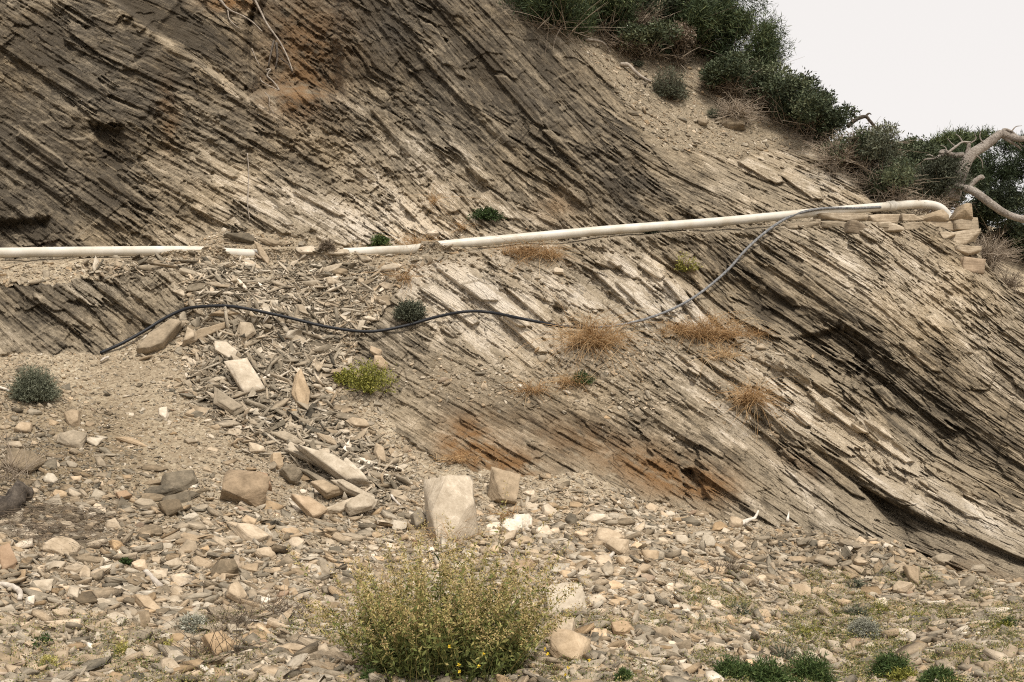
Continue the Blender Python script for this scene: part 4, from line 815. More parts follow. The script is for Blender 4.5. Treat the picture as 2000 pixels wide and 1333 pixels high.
def strands(acc, B, Dn, Ln, w0, tint, rng, droop=.3, seg=4, curl=.25, tip=.15):
    """curved three-sided stems; B base points, Dn directions. Returns the point rows (n, seg+1, 3)"""
    n = len(B); Ln = np.broadcast_to(Ln, n); t = np.linspace(0, 1, seg + 1); side = rng.normal(size=(n, 3)) * curl; side[:, 2] *= .3
    P = B[:, None] + Dn[:, None] * (Ln[:, None] * t)[..., None] + (side * Ln[:, None])[:, None] * (t ** 2)[None, :, None]
    P[..., 2] -= (droop * Ln)[:, None] * (t ** 2.2)[None]
    T = P[:, -1] - P[:, 0]; T /= np.linalg.norm(T, axis=1, keepdims=True) + 1e-9; s = np.cross(T, rng.normal(size=(n, 3))); s /= np.linalg.norm(s, axis=1, keepdims=True) + 1e-9; u2 = np.cross(T, s)
    r = (np.broadcast_to(w0, n)[:, None] / 2) * (1 - (1 - tip) * t)[None]
    ring = [P + r[..., None] * (s * math.cos(a) + u2 * math.sin(a))[:, None] for a in (0, 2.1, 4.2)]
    V_ = np.stack(ring, 2).reshape(-1, 3); b = (np.arange(n) * (seg + 1) * 3)[:, None, None] + (np.arange(seg) * 3)[None, :, None]; k = np.arange(3)[None, None]; k2 = (k + 1) % 3
    Fq = np.stack(np.broadcast_arrays(b + k, b + k2, b + 3 + k2, b + 3 + k), -1).reshape(-1, 4)
    acc.add(V_, [Fq], np.repeat(np.broadcast_to(tint, n), (seg + 1) * 3)); return P
def at(u, v, back=0.0):
    P, n, d = surf(np.array([float(u)]), np.array([float(v)])); return P[0] + np.array([0, back, 0]), float(d[0])
def finish(acc, name, m_, root, smooth=False):
    o = acc.build(name, m_, None, smooth, origin=np.array(root.location)); o.location = (0, 0, 0); o.parent = root; return o
def plant_root(name, p, label, cat, group=None):
    e = empty(name, p); return tag(e, label, cat, group, 'thing')

# -- foreground shrub: leafy stems with brown seed heads
def big_shrub():
    rng = np.random.default_rng(5); P, d = at(866, 1318); root = plant_root('shrub', P, 'large yellow green shrub with brown seed heads at the bottom centre of the photo', 'shrub')
    st, lf, sd = Acc(), Acc(), Acc(); n = 330; a = rng.uniform(0, 2 * math.pi, n); rr = np.sqrt(rng.random(n)) * .33
    gp = .75 + .9 * vn(np.cos(a) * 2.2 + 5, np.sin(a) * 2.2 + rr * 6, 91)
    B = P + np.stack([rr * np.cos(a) * 1.1, rr * np.sin(a) * .7, -.02 + rr * 0], -1)
    lean = rng.normal(size=(n, 2)) * .27 + np.stack([np.cos(a), np.sin(a) * .7], -1) * (rr / .33)[:, None] * .48
    Dn = np.stack([lean[:, 0], lean[:, 1], np.ones(n)], -1); Dn /= np.linalg.norm(Dn, axis=1, keepdims=True); out = np.hypot(Dn[:, 0], Dn[:, 1])
    Ln = rng.uniform(.34, .74, n) * (1 - .22 * out) * (1 + .25 * (rng.random(n) < .14)) * np.clip(gp, .7, 1.3); Q = strands(st, B, Dn, Ln, .004, rng.uniform(.3, .8, n), rng, .10, 6, .14)
    for k in range(70):
        t = rng.uniform(.06, .9, n); f = t * 6; i = np.minimum(f.astype(int), 5); fr = (f - i)[:, None]; C = Q[np.arange(n), i] * (1 - fr) + Q[np.arange(n), i + 1] * fr
        ld = rdir(n, rng, .35); hgt = t
        leaves(lf, C + ld * .004, ld, rng.uniform(.018, .050, n) * (1.2 - .75 * t), rng.uniform(.006, .015, n) * (1.15 - .5 * t), np.clip(rng.normal(.16, .15, n) + .66 * hgt ** 1.5, 0, 1), rng)
    for k in range(60):                      # seed heads on the upper part
        t = rng.uniform(.68, 1.0, n); f = t * 6; i = np.minimum(f.astype(int), 5); fr = (f - i)[:, None]; C = Q[np.arange(n), i] * (1 - fr) + Q[np.arange(n), i + 1] * fr
        s_ = rng.random(n) < .85; ld = rdir(n, rng, .3); leaves(sd, (C + ld * rng.uniform(0, .016, n)[:, None])[s_], ld[s_], rng.uniform(.006, .014, s_.sum()), .006, np.clip(rng.normal(.84, .14, s_.sum()), .35, 1), rng)
    finish(st, 'stem', LM['olive'], root); finish(lf, 'foliage', LM['olive'], root); finish(sd, 'seed_head', LM['olive'], root)
    fl = Acc()
    for (u, v) in [(878,1263),(944,1278),(896,1299),(935,1302),(897,1312),(1065,1268),(1110,1304),(1070,1278),(1105,1318),(1150,1290)]:
        c = ray(u, v, d - .36 + rng.uniform(-.05, .08)); ld = rdir(12, rng, .2); ld[:, 1] -= .5; ld /= np.linalg.norm(ld, axis=1, keepdims=True); leaves(fl, np.repeat(c[None], 12, 0), ld, .011, .006, rng.random(12), rng)
    finish(fl, 'flower', LM['flower'], root)
big_shrub()
P, d = at(862, 1300); root = plant_root('reed_stalk', P, 'single tall dark upright stalk rising out of the foreground shrub', 'stalk'); rng = np.random.default_rng(8)
A = Acc(); strands(A, np.array([P, P + [.01, 0, 0]]), np.array([[0, -.02, 1.0], [-.01, 0, 1]]), np.array([.80, .72]), .007, .15, rng, 0, 6, .02); finish(A, 'stalk', LM['olive'], root)
A = Acc(); leaves(A, np.array([P + [0, 0, .52], P + [.0, -.02, .45]]), np.array([unit([-.5, 0, .75]), unit([.4, 0, .5])]), .10, .009, .1, rng); finish(A, 'blade', LM['green'], root)

# -- rounded cushion shrubs
def cushion(u, v, rpx, hpx, key, label, name='cushion_shrub', n=900, leaf=(.018, .035), lw=.005, seed=1, cat='shrub', tintc=.5, group=None, per=9, stemkey=None):
    rng = np.random.default_rng(seed + int(u)); P, d = at(u, v + hpx * .38); s = d / F; r, h = rpx * s, hpx * s
    root = plant_root(name, P, label, cat, group); n = int(n); Dn = rdir(n, rng, .35); Dn[:, 2] = np.abs(Dn[:, 2]) * (1.0) + .02; Dn /= np.linalg.norm(Dn, axis=1, keepdims=True)
    rad = rng.uniform(.75, 1.05, n) * (1 + .25 * fbm(Dn[:, 0] * 3, Dn[:, 2] * 3 + Dn[:, 1] * 2, seed)); Ln = rad * 1 / np.sqrt((Dn[:, 0] ** 2 + Dn[:, 1] ** 2) / r ** 2 + Dn[:, 2] ** 2 / (h * .92) ** 2)
    st, lf = Acc(), Acc(); Q = strands(st, np.repeat((P + [0, 0, -.01])[None], n, 0) + rng.normal(size=(n, 3)) * r * .08, Dn, Ln, .0035, np.clip(rng.normal(tintc - .1, .15, n), 0, 1), rng, .05, 4, .10)
    for k in range(per):
        t = 1 - .62 * rng.random(n) ** 1.4; f = t * 4; i = np.minimum(f.astype(int), 3); fr = (f - i)[:, None]; C = Q[np.arange(n), i] * (1 - fr) + Q[np.arange(n), i + 1] * fr
        ld = Dn * .7 + rdir(n, rng) * .8; ld /= np.linalg.norm(ld, axis=1, keepdims=True); leaves(lf, C, ld, rng.uniform(*leaf, n), lw, np.clip(rng.normal(tintc, .2, n) + .2 * (t - .7), 0, 1), rng)
    finish(st, 'stem', LM[stemkey or key], root); finish(lf, 'foliage', LM[key], root); return root
cushion(66, 750, 44, 74, 'greygreen', 'grey green cushion bush on the left slope under the rock', seed=3, n=1300, per=12, tintc=.48)
cushion(1688, 1226, 33, 46, 'silver', 'silver cushion plant in the right hand gravel', seed=4, n=1100, leaf=(.010, .02), lw=.0035, tintc=.5)
cushion(375, 1216, 30, 30, 'silver', 'small silvery tuft beside dry brown twigs in the lower left gravel', seed=5, n=380, leaf=(.02, .04), lw=.005, per=4, tintc=.6)
cushion(1306, 162, 36, 76, 'greygreen', 'lone round olive brown bush in the upper dirt gully', seed=6, n=1100, leaf=(.02, .045), lw=.008, tintc=.22, per=7, stemkey='heath')
cushion(800, 606, 31, 42, 'greygreen', 'dark green bush growing on the rock just above the cable', seed=7, n=800, leaf=(.015, .035), lw=.009, tintc=.12)
cushion(742, 470, 20, 22, 'green', 'small green tuft growing just above the pipe', seed=8, n=260, leaf=(.02, .04), lw=.009, tintc=.6)
cushion(640, 478, 16, 22, 'heath', 'small brown tuft left of the green tuft above the pipe', seed=9, n=220, tintc=.25)
cushion(1274, 448, 12, 20, 'greygreen', 'small dark sprig growing in front of the pipe on the right', seed=10, n=200, tintc=.3)
cushion(722, 735, 56, 66, 'yellow', 'larger yellow green plant at the right side of the slate chute', seed=11, n=420, leaf=(.015, .03), lw=.010, tintc=.3, per=9)
cushion(676, 735, 24, 30, 'yellow', 'smaller bright yellow green plant left of the larger one by the chute', seed=12, n=200, leaf=(.015, .03), lw=.012, tintc=.35)
cushion(1340, 510, 26, 44, 'yellow', 'sparse yellowish sprig on the rock behind the grey cable', seed=13, n=90, leaf=(.015, .03), lw=.009, tintc=.45, per=7)
cushion(950, 420, 34, 22, 'green', 'dark green moss like patch on the pale rock above the pipe', seed=14, n=420, leaf=(.02, .04), lw=.01, tintc=.25)
cushion(1138, 738, 26, 26, 'green', 'dark green tuft among straw on the middle rock shelf', seed=15, n=160, tintc=.35)
cushion(1246, 125, 16, 14, 'greygreen', 'tiny grey green tuft high in the dirt gully', seed=16, n=120, tintc=.4)
cushion(1394, 220, 16, 24, 'greygreen', 'small green tuft at the foot of the pale dead bush in the gully', seed=17, n=160, tintc=.3)
for (u, v, r_, h_, lab) in [(1424,1302,22,44,'dark green tuft leftmost of the row at the bottom right'),(1452,1318,30,34,'low dark green tuft second in the row at the bottom right'),(1500,1316,40,46,'wide dark green tuft in the middle of the bottom right row'),(1586,1308,36,58,'tallest dark green tuft right of the middle of the bottom right row'),(1742,1300,32,44,'lone dark green tuft right of the row near the bottom edge'),(1834,1324,28,30,'dark green tuft at the bottom edge farthest right'),(720,1318,10,34,'slim green sprig left of the foreground shrub at the bottom edge'),(1218,1318,12,22,'small green tuft right of the foreground shrub at the bottom edge')]:
    cushion(u, v, r_ * 1.25, h_ * 1.3, 'green', lab, 'green_tuft', n=r_ * 16, leaf=(.018, .04), lw=.0045, seed=int(v), cat='plant', tintc=.5, group='green tufts along the bottom edge')
for (u, v, r_, h_, k_, lab) in [(1530,1262,26,80,'greygreen','tall wispy grey green herb behind the bottom right tufts'),(1765,1318,40,30,'yellow','low yellowish herb beside the lone green tuft at the bottom'),(1790,1205,22,34,'yellow','yellow green herb right of the silver cushion plant'),(1720,1185,20,34,'yellow','small yellowish herb above the silver cushion plant'),(1585,1230,24,50,'yellow','upright yellow flowering herb left of the silver cushion plant'),(1670,1195,36,30,'greygreen','dark wispy herb just behind the silver cushion plant'),(1445,1190,22,24,'greygreen','wispy green herb left in the right hand gravel'),(1672,1140,30,14,'greygreen','low green herb below the dark heap on the right'),(1970,1215,22,20,'green','small green herb at the right edge of the photo'),(1960,1220,20,18,'yellow','small yellow herb at the right edge of the photo')]:
    cushion(u, v, r_, h_, k_, lab, 'herb', n=r_ * 5, leaf=(.010, .022), lw=.005, seed=int(u), cat='plant', tintc=.35, per=6)
for (u, v, lab) in [(238,1264,'yellow spiky sprout right of the low boulder bottom left'),(330,1254,'yellow spiky sprout left of the large ochre boulder'),(96,1290,'yellow spiky sprout nearest the bottom left corner')]:
    cushion(u, v, 16, 34, 'yellow', lab, 'sprout', n=90, leaf=(.012, .03), lw=.004, seed=int(u), cat='plant', tintc=.8, per=5, group='yellow spiky sprouts')
cushion(246, 1096, 12, 14, 'green', 'tiny dark green sprout below the ochre stone', 'sprout', n=40, leaf=(.015, .03), lw=.012, cat='plant', tintc=.3)
cushion(80, 1250, 30, 18, 'green', 'low green creeping plant in the lower left gravel', 'sprout', n=60, leaf=(.010, .02), lw=.008, cat='plant', tintc=.3)

# -- dry grass tufts
def tuft(u, v, wpx, hpx, label, n=260, key='straw', droop=.55, seed=1, tintc=.5, name='grass_tuft', group='dry straw tufts on the rock'):
    rng = np.random.default_rng(seed + int(u * 3)); P, d = at(u, v + hpx * .15); s = d / F; root = plant_root(name, P, label, 'grass tuft', group)
    B = P + np.stack([rng.normal(size=n) * wpx * s * .30, rng.normal(size=n) * .03 - .02, rng.normal(size=n) * hpx * s * .08], -1)
    Dn = rdir(n, rng, 1.3); Dn[:, 1] -= .35; Dn /= np.linalg.norm(Dn, axis=1, keepdims=True)
    A = Acc(); strands(A, B, Dn, (.25 + 1.1 * rng.random(n) ** 1.5) * hpx * s * 1.35, .0045, np.clip(rng.normal(tintc, .22, n), 0, 1), rng, droop, 4, .3, .3); finish(A, 'blades', LM[key], root); return root
TUFTS = [(816,478,48,44,300,.55,'straw tuft hanging over the pipe'),(1020,492,60,44,300,.3,'brown dry tuft beneath the pipe above the pale rock'),(1072,496,44,44,240,.55,'pale dry tuft right of the brown one beneath the pipe'),
 (1158,660,74,88,620,.55,'largest straw tuft hanging where the cable turns grey'),(1322,645,46,36,300,.42,'orange straw tuft leftmost on the right rock shelf'),(1372,650,62,56,520,.45,'tallest orange straw tuft on the right rock shelf'),(1428,655,66,40,380,.42,'wide orange straw tuft on the right rock shelf'),(1400,628,60,40,200,.6,'thin pale straw tuft behind the orange ones on the shelf'),(1476,650,36,24,160,.4,'small orange straw tuft at the right end of the shelf'),
 (1462,775,46,62,420,.48,'straw tuft alone on the slanting rock below the shelf'),(1038,760,46,34,200,.4,'small orange tuft at the left of the middle rubble shelf'),(1112,745,56,36,240,.5,'orange straw tuft on the middle rubble shelf'),(905,444,14,26,60,.4,'thin straw sprig behind the pipe'),(845,390,12,50,50,.5,'thin straw sprig on the pale rock above the pipe'),(1410,690,50,50,160,.75,'bleached straw root tuft below the orange tufts'),
 (985,1005,40,36,90,.45,'thin straw tuft in front of the brown block'),(870,1045,60,70,80,.6,'thin straw stems in front of the big cream boulder'),(790,540,26,60,90,.4,'sparse straw strip down the right edge of the chute'),(890,895,80,26,120,.45,'sparse straw at the foot of the rust stained rock')]
for (u, v, w_, h_, n_, t_, lab) in TUFTS: tuft(u, v, w_, h_, lab, n_, tintc=t_, seed=int(v))
tuft(1410, 1110, 60, 40, 'reddish brown dead tuft in the right gravel', 200, 'heath', .5, 3, .25, group=None)
tuft(470, 1208, 60, 50, 'reddish dead stems beside the silvery tuft', 130, 'heath', .4, 4, .3, group=None)
tuft(560, 1190, 70, 60, 'thin brown stems left of the foreground shrub', 110, 'heath', .2, 5, .35, group=None)
tuft(420, 1270, 110, 90, 'tall thin dark stems before the large ochre boulder', 60, 'heath', .1, 6, .1, group=None)
# -- low sparse weeds on the right-hand gravel: nobody could count them
rng = np.random.default_rng(21); A = Acc(); u, v = pick(4200, lambda u, v: ((u > 1330) * (v > 1120) * .9 + (v > 1200) * .3) * g_(u, v), rng, 0, 2100, 1100, 1390); P_, n_, d_ = surf(u, v)
k = len(u); rep = 7; B = np.repeat(P_, rep, 0) + rng.normal(size=(k * rep, 3)) * [.03, .03, .003]; clump = np.repeat(vn(u / 60, v / 30, 5), rep); sel = clump > .42; B = B[sel]
strands(A, B, rdir(len(B), rng, 1.2), rng.uniform(.03, .085, len(B)), .003, np.clip(rng.normal(.45, .3, len(B)), 0, 1), rng, .2, 3, .3); ld = rdir(len(B) * 2, rng, .5); leaves(A, np.repeat(B, 2, 0) + rng.normal(size=(len(B) * 2, 3)) * [.015, .015, .012] + [0, 0, .03], ld, .012, .006, np.clip(rng.normal(.4, .3, len(B) * 2), 0, 1), rng)
tag(A.build('weeds', LM['olive']), 'thin patchy weeds and straw over the lower gravel', kind='stuff')

# ---------------------------------------------------------------- hillside vegetation
def sd_(u, v, hpx, d):
    vv = max(v + hpx * .30, ridge(u) + 3); return min(d, float(samp(DS, np.array([float(u)]), np.array([vv]))[0]) - .22) if u < 1745 else d
def foliage_mass(u, v, d, wpx, hpx, key, label, name='shrub', n=2600, leaf=(.04, .09), lw=.022, seed=1, depth=.8, tintc=.4, lobes=9, twigs=60, cat='shrub', group=None, twkey='heath', flat=0.0):
    """evergreen bush: leaf clusters on several uneven lobes plus twigs"""
    d = sd_(u, v, hpx, d); rng = np.random.default_rng(seed + int(u)); s = d / F; w_, h_ = wpx * s / 2, hpx * s / 2; c = ray(u, v, d); base = c - [0, 0, h_]
    root = plant_root(name, base, label, cat, group); lb = rng.uniform(-1, 1, (lobes, 3)) * [.62 * w_, depth * .4, .55 * h_]; lr = rng.uniform(.35, .6, lobes)
    k = rng.integers(0, lobes, n); dn = rdir(n, rng, .25); sc = np.array([w_, depth * .55, h_]); r_ = (rng.uniform(.55, 1.05, n) * lr[k])[:, None]
    C = c + lb[k] + dn * r_ * sc; gap = fbm(C[:, 0] * 5 / max(w_, .3) * .4, C[:, 2] * 5 / max(h_, .3) * .4 + C[:, 1], seed, 3) > -.16; C = C[gap]; dn = dn[gap]; lt = (rng.normal(size=lobes) * .17)[k][gap]
    A = Acc()
    for q in range(5):
        ld = dn * .6 + rdir(len(C), rng, .3) * .9; ld /= np.linalg.norm(ld, axis=1, keepdims=True)
        leaves(A, C + rng.normal(size=C.shape) * leaf[1] * .5, ld, rng.uniform(*leaf, len(C)), lw, np.clip(rng.normal(tintc + .06, .2, len(C)) + lt, 0, 1), rng)
    T = Acc(); dn = rdir(twigs, rng, .6); B = base + rng.normal(size=(twigs, 3)) * [.3 * w_, .1, .05]; strands(T, B, dn, rng.uniform(.5, .9, twigs) * (w_ + h_) * .75, .012, rng.random(twigs), rng, .05, 6, .35, .2)
    finish(T, 'branch', LM[twkey], root); finish(A, 'foliage', LM[key], root); return root
def twig_mass(u, v, d, wpx, hpx, label, n=260, seed=1, tintc=.5, name='dead_shrub', th=.010, up=.4, key='heath', cat='shrub'):
    d = sd_(u, v, hpx, d); rng = np.random.default_rng(seed + int(u)); s = d / F; w_, h_ = wpx * s / 2, hpx * s / 2; base = ray(u, v + hpx * .4, d); root = plant_root(name, base, label, cat)
    A = Acc(); dn = rdir(n, rng, up); dn[:, 0] *= 1.3; B = base + rng.normal(size=(n, 3)) * [.25 * w_, .1, .06 * h_]
    Q = strands(A, B, dn, rng.uniform(.5, 1.1, n) * h_ * 1.7, th, np.clip(rng.normal(tintc, .2, n), 0, 1), rng, .1, 5, .3, .25)
    i = rng.integers(2, 5, n * 3); k = np.repeat(np.arange(n), 3); strands(A, Q[k, i], rdir(n * 3, rng, .5), rng.uniform(.2, .5, n * 3) * h_, th * .6, np.clip(rng.normal(tintc + .1, .2, n * 3), 0, 1), rng, .1, 3, .3, .3)
    finish(A, 'branch', LM[key], root); return root
# a rise behind the ridge that carries the right-hand bushes
xs_ = np.linspace(3.0, 16, 60); ys_ = np.linspace(14.2, 34, 60); XX, YY = np.meshgrid(xs_, ys_)
vt_ = np.interp((XX / YY) * F + 1000, [1400, 1560, 1660, 1760, 1850, 1960, 2100, 2600], [190, 260, 330, 395, 425, 452, 500, 760]); ZZ = 1.6 + np.minimum(YY, 19) * (HOR - vt_) / F - .25 * (YY > 19) * (YY - 19) * .2 - np.clip(16.5 - YY, 0, 9) * .30 + .25 * fbm(XX, YY, 4, 4)
i_ = np.arange(3600).reshape(60, 60); q_ = np.stack([i_[:-1, :-1], i_[:-1, 1:], i_[1:, 1:], i_[1:, :-1]], -1).reshape(-1, 4)
tag(mesh_np('hillside', np.stack([XX, YY, ZZ], -1).reshape(-1, 3), q_, M_GROUND), 'earth slope behind the cliff ridge under the bushes', kind='structure')
def rd(u): return float(samp(D0, np.array([float(u)]), np.array([ridge(u) + 4]))[0])
# bushes along the ridge, from the top of the photo down to the right
for i, a in enumerate([
 (1075, 12, 16.3, 150, 110, 'pine', 'soft dark green pine scrub at the top left end of the hilltop growth', 3200, (.06, .11), .010, .30),
 (1170, 22, 16.6, 150, 90, 'pine', 'soft dark green pine scrub second from the left on the hilltop', 3200, (.06, .11), .010, .36),
 (1290, 20, 17.2, 170, 100, 'dark', 'dark evergreen bush behind the bare white branch on the hilltop', 2600, (.04, .08), .018, .22),
 (1380, 50, 17.2, 150, 120, 'pine', 'dark pine bush below the long bare branch on the hilltop', 3200, (.06, .11), .010, .22),
 (1462, 100, 17.0, 120, 110, 'pine', 'pine bush with spiky tips at the skyline below the bare branches', 3000, (.07, .12), .010, .32),
 (1262, 88, 16.2, 90, 50, 'dark', 'low glossy evergreen at the upper edge of the dirt gully', 1500, (.04, .07), .022, .35),
 (1318, 98, 16.3, 56, 60, 'heath', 'rusty brown bush between the glossy evergreen and the pine scrub', 1400, (.03, .06), .014, .18),
 (1345, 62, 16.8, 90, 90, 'pine', 'green pine scrub above the rusty brown bush', 1800, (.06, .11), .010, .40),
 (1400, 150, 15.9, 76, 66, 'dark', 'dark leafy bush at the upper right edge of the dirt gully', 1700, (.03, .06), .020, .40),
 (1480, 160, 16.2, 110, 80, 'dark', 'leafy bush on the skyline with yellowish tips', 2200, (.03, .06), .020, .55),
 (1540, 200, 16.0, 110, 80, 'dark', 'large leafy evergreen on the steepest part of the skyline', 2400, (.03, .06), .020, .36),
 (1600, 240, 15.6, 90, 64, 'dark', 'leafy evergreen right of the largest one on the skyline', 2000, (.03, .06), .018, .34),
 (1590, 212, 16.4, 80, 60, 'dark', 'evergreen bush behind the skyline bushes', 1500, (.03, .06), .018, .42),
 (1665, 298, 15.6, 90, 60, 'dark', 'leafy evergreen just behind the bleached twig bush', 1600, (.03, .06), .018, .42),
 (1705, 300, 16.4, 80, 60, 'greygreen', 'grey green bush filling the skyline under the bare snag', 1700, (.03, .06), .016, .20),
 (1760, 318, 16.2, 90, 76, 'dark', 'rounded green bush in the dip of the skyline', 2600, (.03, .06), .018, .50),
 (1800, 360, 15.4, 120, 76, 'greygreen', 'grey green bush above the bend of the white pipe', 2600, (.03, .06), .014, .14),
 (1740, 355, 15.0, 90, 60, 'dark', 'low dark bush left of the grey green one above the pipe', 1700, (.03, .05), .014, .34),
 (1845, 372, 15.6, 90, 70, 'dark', 'dark bush directly behind the pipe bend', 2200, (.03, .06), .016, .30),
 (1850, 300, 18.5, 90, 60, 'pine', 'pale tipped pine bush left of the leaning pine trunk', 2400, (.08, .13), .012, .52),
 (1938, 420, 15.6, 90, 90, 'dark', 'dark bush right of the peaked wall stone', 2600, (.03, .06), .018, .20),
 (1990, 470, 15.6, 80, 90, 'dark', 'very dark bush at the right edge below the pine limb', 2400, (.03, .06), .018, .16)]):
    foliage_mass(a[0], a[1] - (5 if a[0] < 1420 else 0), a[2], a[3] * 1.15, a[4] * (.95 if a[0] < 1420 else 1.12), a[5], a[6], n=int(a[7] * 1.2), leaf=a[8], lw=a[9], tintc=a[10], seed=40 + i, twigs=90, depth=1.1, lobes=13, group='bushes along the hilltop')
for i, a in enumerate([
 (1245, 30, 16.0, 60, 70, 'bare brown twiggy shrub left of the white branch on the hilltop', 260, .30, .012),
 (1225, 78, 15.9, 150, 40, 'tangle of grey dead twigs hanging over the top of the gully', 300, .35, .010),
 (1430, 160, 15.4, 60, 60, 'pinkish grey dead bush on the upper right of the gully', 300, .6, .010),
 (1432, 205, 15.0, 84, 56, 'pale dry brush at the right rim of the gully', 380, .75, .010),
 (1490, 190, 15.2, 70, 34, 'grey dead tangle left of the skyline evergreen', 220, .4, .010),
 (1640, 288, 14.9, 90, 70, 'pale bleached twig bush hanging over the rock edge', 420, .75, .011),
 (1690, 262, 15.6, 90, 60, 'brownish twig bush on the skyline above the bleached one', 320, .35, .012),
 (1720, 335, 14.6, 80, 76, 'bleached dry twigs drooping towards the pipe', 320, .7, .010),
 (1755, 385, 14.0, 60, 26, 'low dry yellow brush at the rock edge by the coupling', 180, .85, .009),
 (1822, 392, 14.6, 90, 34, 'grey twiggy undergrowth at the foot of the leaning pine', 200, .5, .009),
 (1925, 478, 13.8, 86, 66, 'beige dead brush right of the wall end', 480, .6, .009),
 (1960, 540, 13.6, 70, 50, 'low dark dead brush below the beige one at the right edge', 200, .3, .009)]):
    twig_mass(*a[:6], n=a[6], tintc=a[7], th=a[8], seed=80 + i)

def limb(acc, pts, dl, r0, r1, seg=10, bump=.12, seed=1, t=.5):
    P_ = catmull(cl(pts, dd=dl), 6); acc.add(*tube_np(P_, np.interp(np.linspace(0, 1, len(P_)), np.linspace(0, 1, len(np.atleast_1d(r0)) + 1 if np.ndim(r0) else 2), list(np.atleast_1d(r0)) + [r1]), seg, bump=bump, seed=seed), t); return P_
m, nt, b = mat('pine_bark', 0.9); N = NB(nt); pos = N.n('NewGeometry').outputs['Position']; bn = N.noise(pos, 34, 6, .8); b2 = N.noise(pos, 5, 3, .6); N.link(N.ramp(N.math('ADD', N.math('MULTIPLY', bn, .7), N.math('MULTIPLY', b2, .35)), [(.34, (.09, .07, .06)), (.46, (.30, .255, .215)), (.62, (.50, .45, .395))]), b.inputs['Base Color']); N.bump(bn, 1.0, .05, b); M_BARK = m
# leaning pine at the right
tb = ray(1862, 375, 15.0); root = plant_root('pine_tree', tb, 'leaning pine with pinkish bark and a dark crown at the right edge of the photo', 'tree')
A = Acc(); limb(A, [(1858,390),(1862,372),(1872,350),(1885,320),(1900,300),(1925,284),(1945,268),(1956,260)], [15.0] * 8, [.11, .115, .09, .08, .068, .06], .05, 14, .10, 3)
limb(A, [(1956,262),(1975,268),(2000,272),(2060,262)], [15.0, 15.0, 14.9, 14.9], .06, .03, 10, .1, 4)
limb(A, [(1956,262),(1962,254),(1975,258),(1990,268),(2005,266)], [15.0] * 5, .03, .012, 8, .1, 5)
limb(A, [(1962,270),(1978,280),(1990,288),(1994,294)], [15.0] * 4, .025, .008, 8, .1, 6)
limb(A, [(1888,318),(1890,300),(1892,282),(1886,278)], [15.0] * 4, .045, .016, 8, .1, 7)
limb(A, [(1882,302),(1862,304),(1842,298),(1838,304),(1825,310),(1804,312)], [15.0] * 6, [.035, .04, .045, .016], .008, 8, .1, 8)
limb(A, [(1850,300),(1868,286),(1880,278),(1896,278)], [14.9] * 4, .02, .008, 8, .1, 9)
for j_, (pts_) in enumerate([[(1868,288),(1858,280),(1850,270)], [(1880,279),(1874,268),(1866,262)], [(1896,280),(1906,272),(1904,262)], [(1826,309),(1816,303),(1808,304)], [(1925,284),(1914,270),(1916,256)], [(1975,258),(1984,248),(1996,246)], [(1985,270),(1994,284),(2004,290)], [(1900,300),(1916,312),(1920,330)], [(1850,300),(1846,288),(1836,284)]]): limb(A, pts_, [14.95] * 3, .012, .003, 6, .1, 60 + j_)
finish(A, 'trunk', M_BARK, root, True)
A = Acc(); limb(A, [(1862,362),(1885,368),(1905,376),(1935,398),(1965,418),(2010,432),(2060,440)], [14.9, 14.8, 14.7, 14.6, 14.6, 14.6, 14.6], [.03, .055, .055, .05, .045], .035, 10, .1, 11)
limb(A, [(1892,368),(1902,356),(1916,346),(1920,350)], [14.8] * 4, .035, .03, 8, .1, 12); limb(A, [(1965,418),(1985,424),(2010,420)], [14.6] * 3, .02, .01, 8, .1, 13)
finish(A, 'fallen_limb', M_BARK, root, True)
def needles(acc, C, rng, per=14, ln=(.07, .13), wd=.012, tintc=.4, up=.5):
    k = np.repeat(np.arange(len(C)), per); tt_ = np.clip(np.repeat(rng.normal(tintc, .16, len(C)), per) + rng.normal(size=len(k)) * .08, 0, 1); leaves(acc, C[k] + rng.normal(size=(len(k), 3)) * .03, rdir(len(k), rng, up), rng.uniform(*ln, len(k)), wd, tt_, rng)
def crown(root, ells, n, tintc, seed, name='crown', ln=(.07, .13)):
    rng = np.random.default_rng(seed); A = Acc(); tot = sum(e[3] * e[4] for e in ells)
    for (u, v, d, rw, rh, *t) in ells:
        m_ = int(n * rw * rh / tot); dn = rdir(m_, rng); r_ = rng.random(m_) ** .4; s = d / F; C = ray(u, v, d) + dn * r_[:, None] * np.array([rw * s, max(rw, rh) * s * .8, rh * s]); keep = fbm(C[:, 0] * 3.2, C[:, 2] * 3.2 + C[:, 1] * 1.3, seed, 3) > -.09; C = C[keep]
        up_ = (dn[keep][:, 2] > .4) * .22; needles(A, C, rng, 12, ln, .011, tintc + (t[0] if t else 0), .6)
    finish(A, name, LM['pine'], root)
crown(root, [(1870,320,17.6,50,38,.0),(1915,275,18.0,46,16,.3),(1985,285,17.8,36,18,.1),(1940,325,17.8,50,34,-.2),(1990,345,17.6,40,42,-.2),(1880,350,17.4,46,34,-.15),(1915,360,17.6,30,20,-.2),(2040,340,17.4,50,80,-.1),(1985,400,17.2,16,14,-.1),(1930,405,17.0,30,20,-.1),(1820,330,17.6,24,40,.05),(1850,282,18.2,34,16,.35),(2080,430,17.2,60,50,-.1)], 5200, .28, 31)
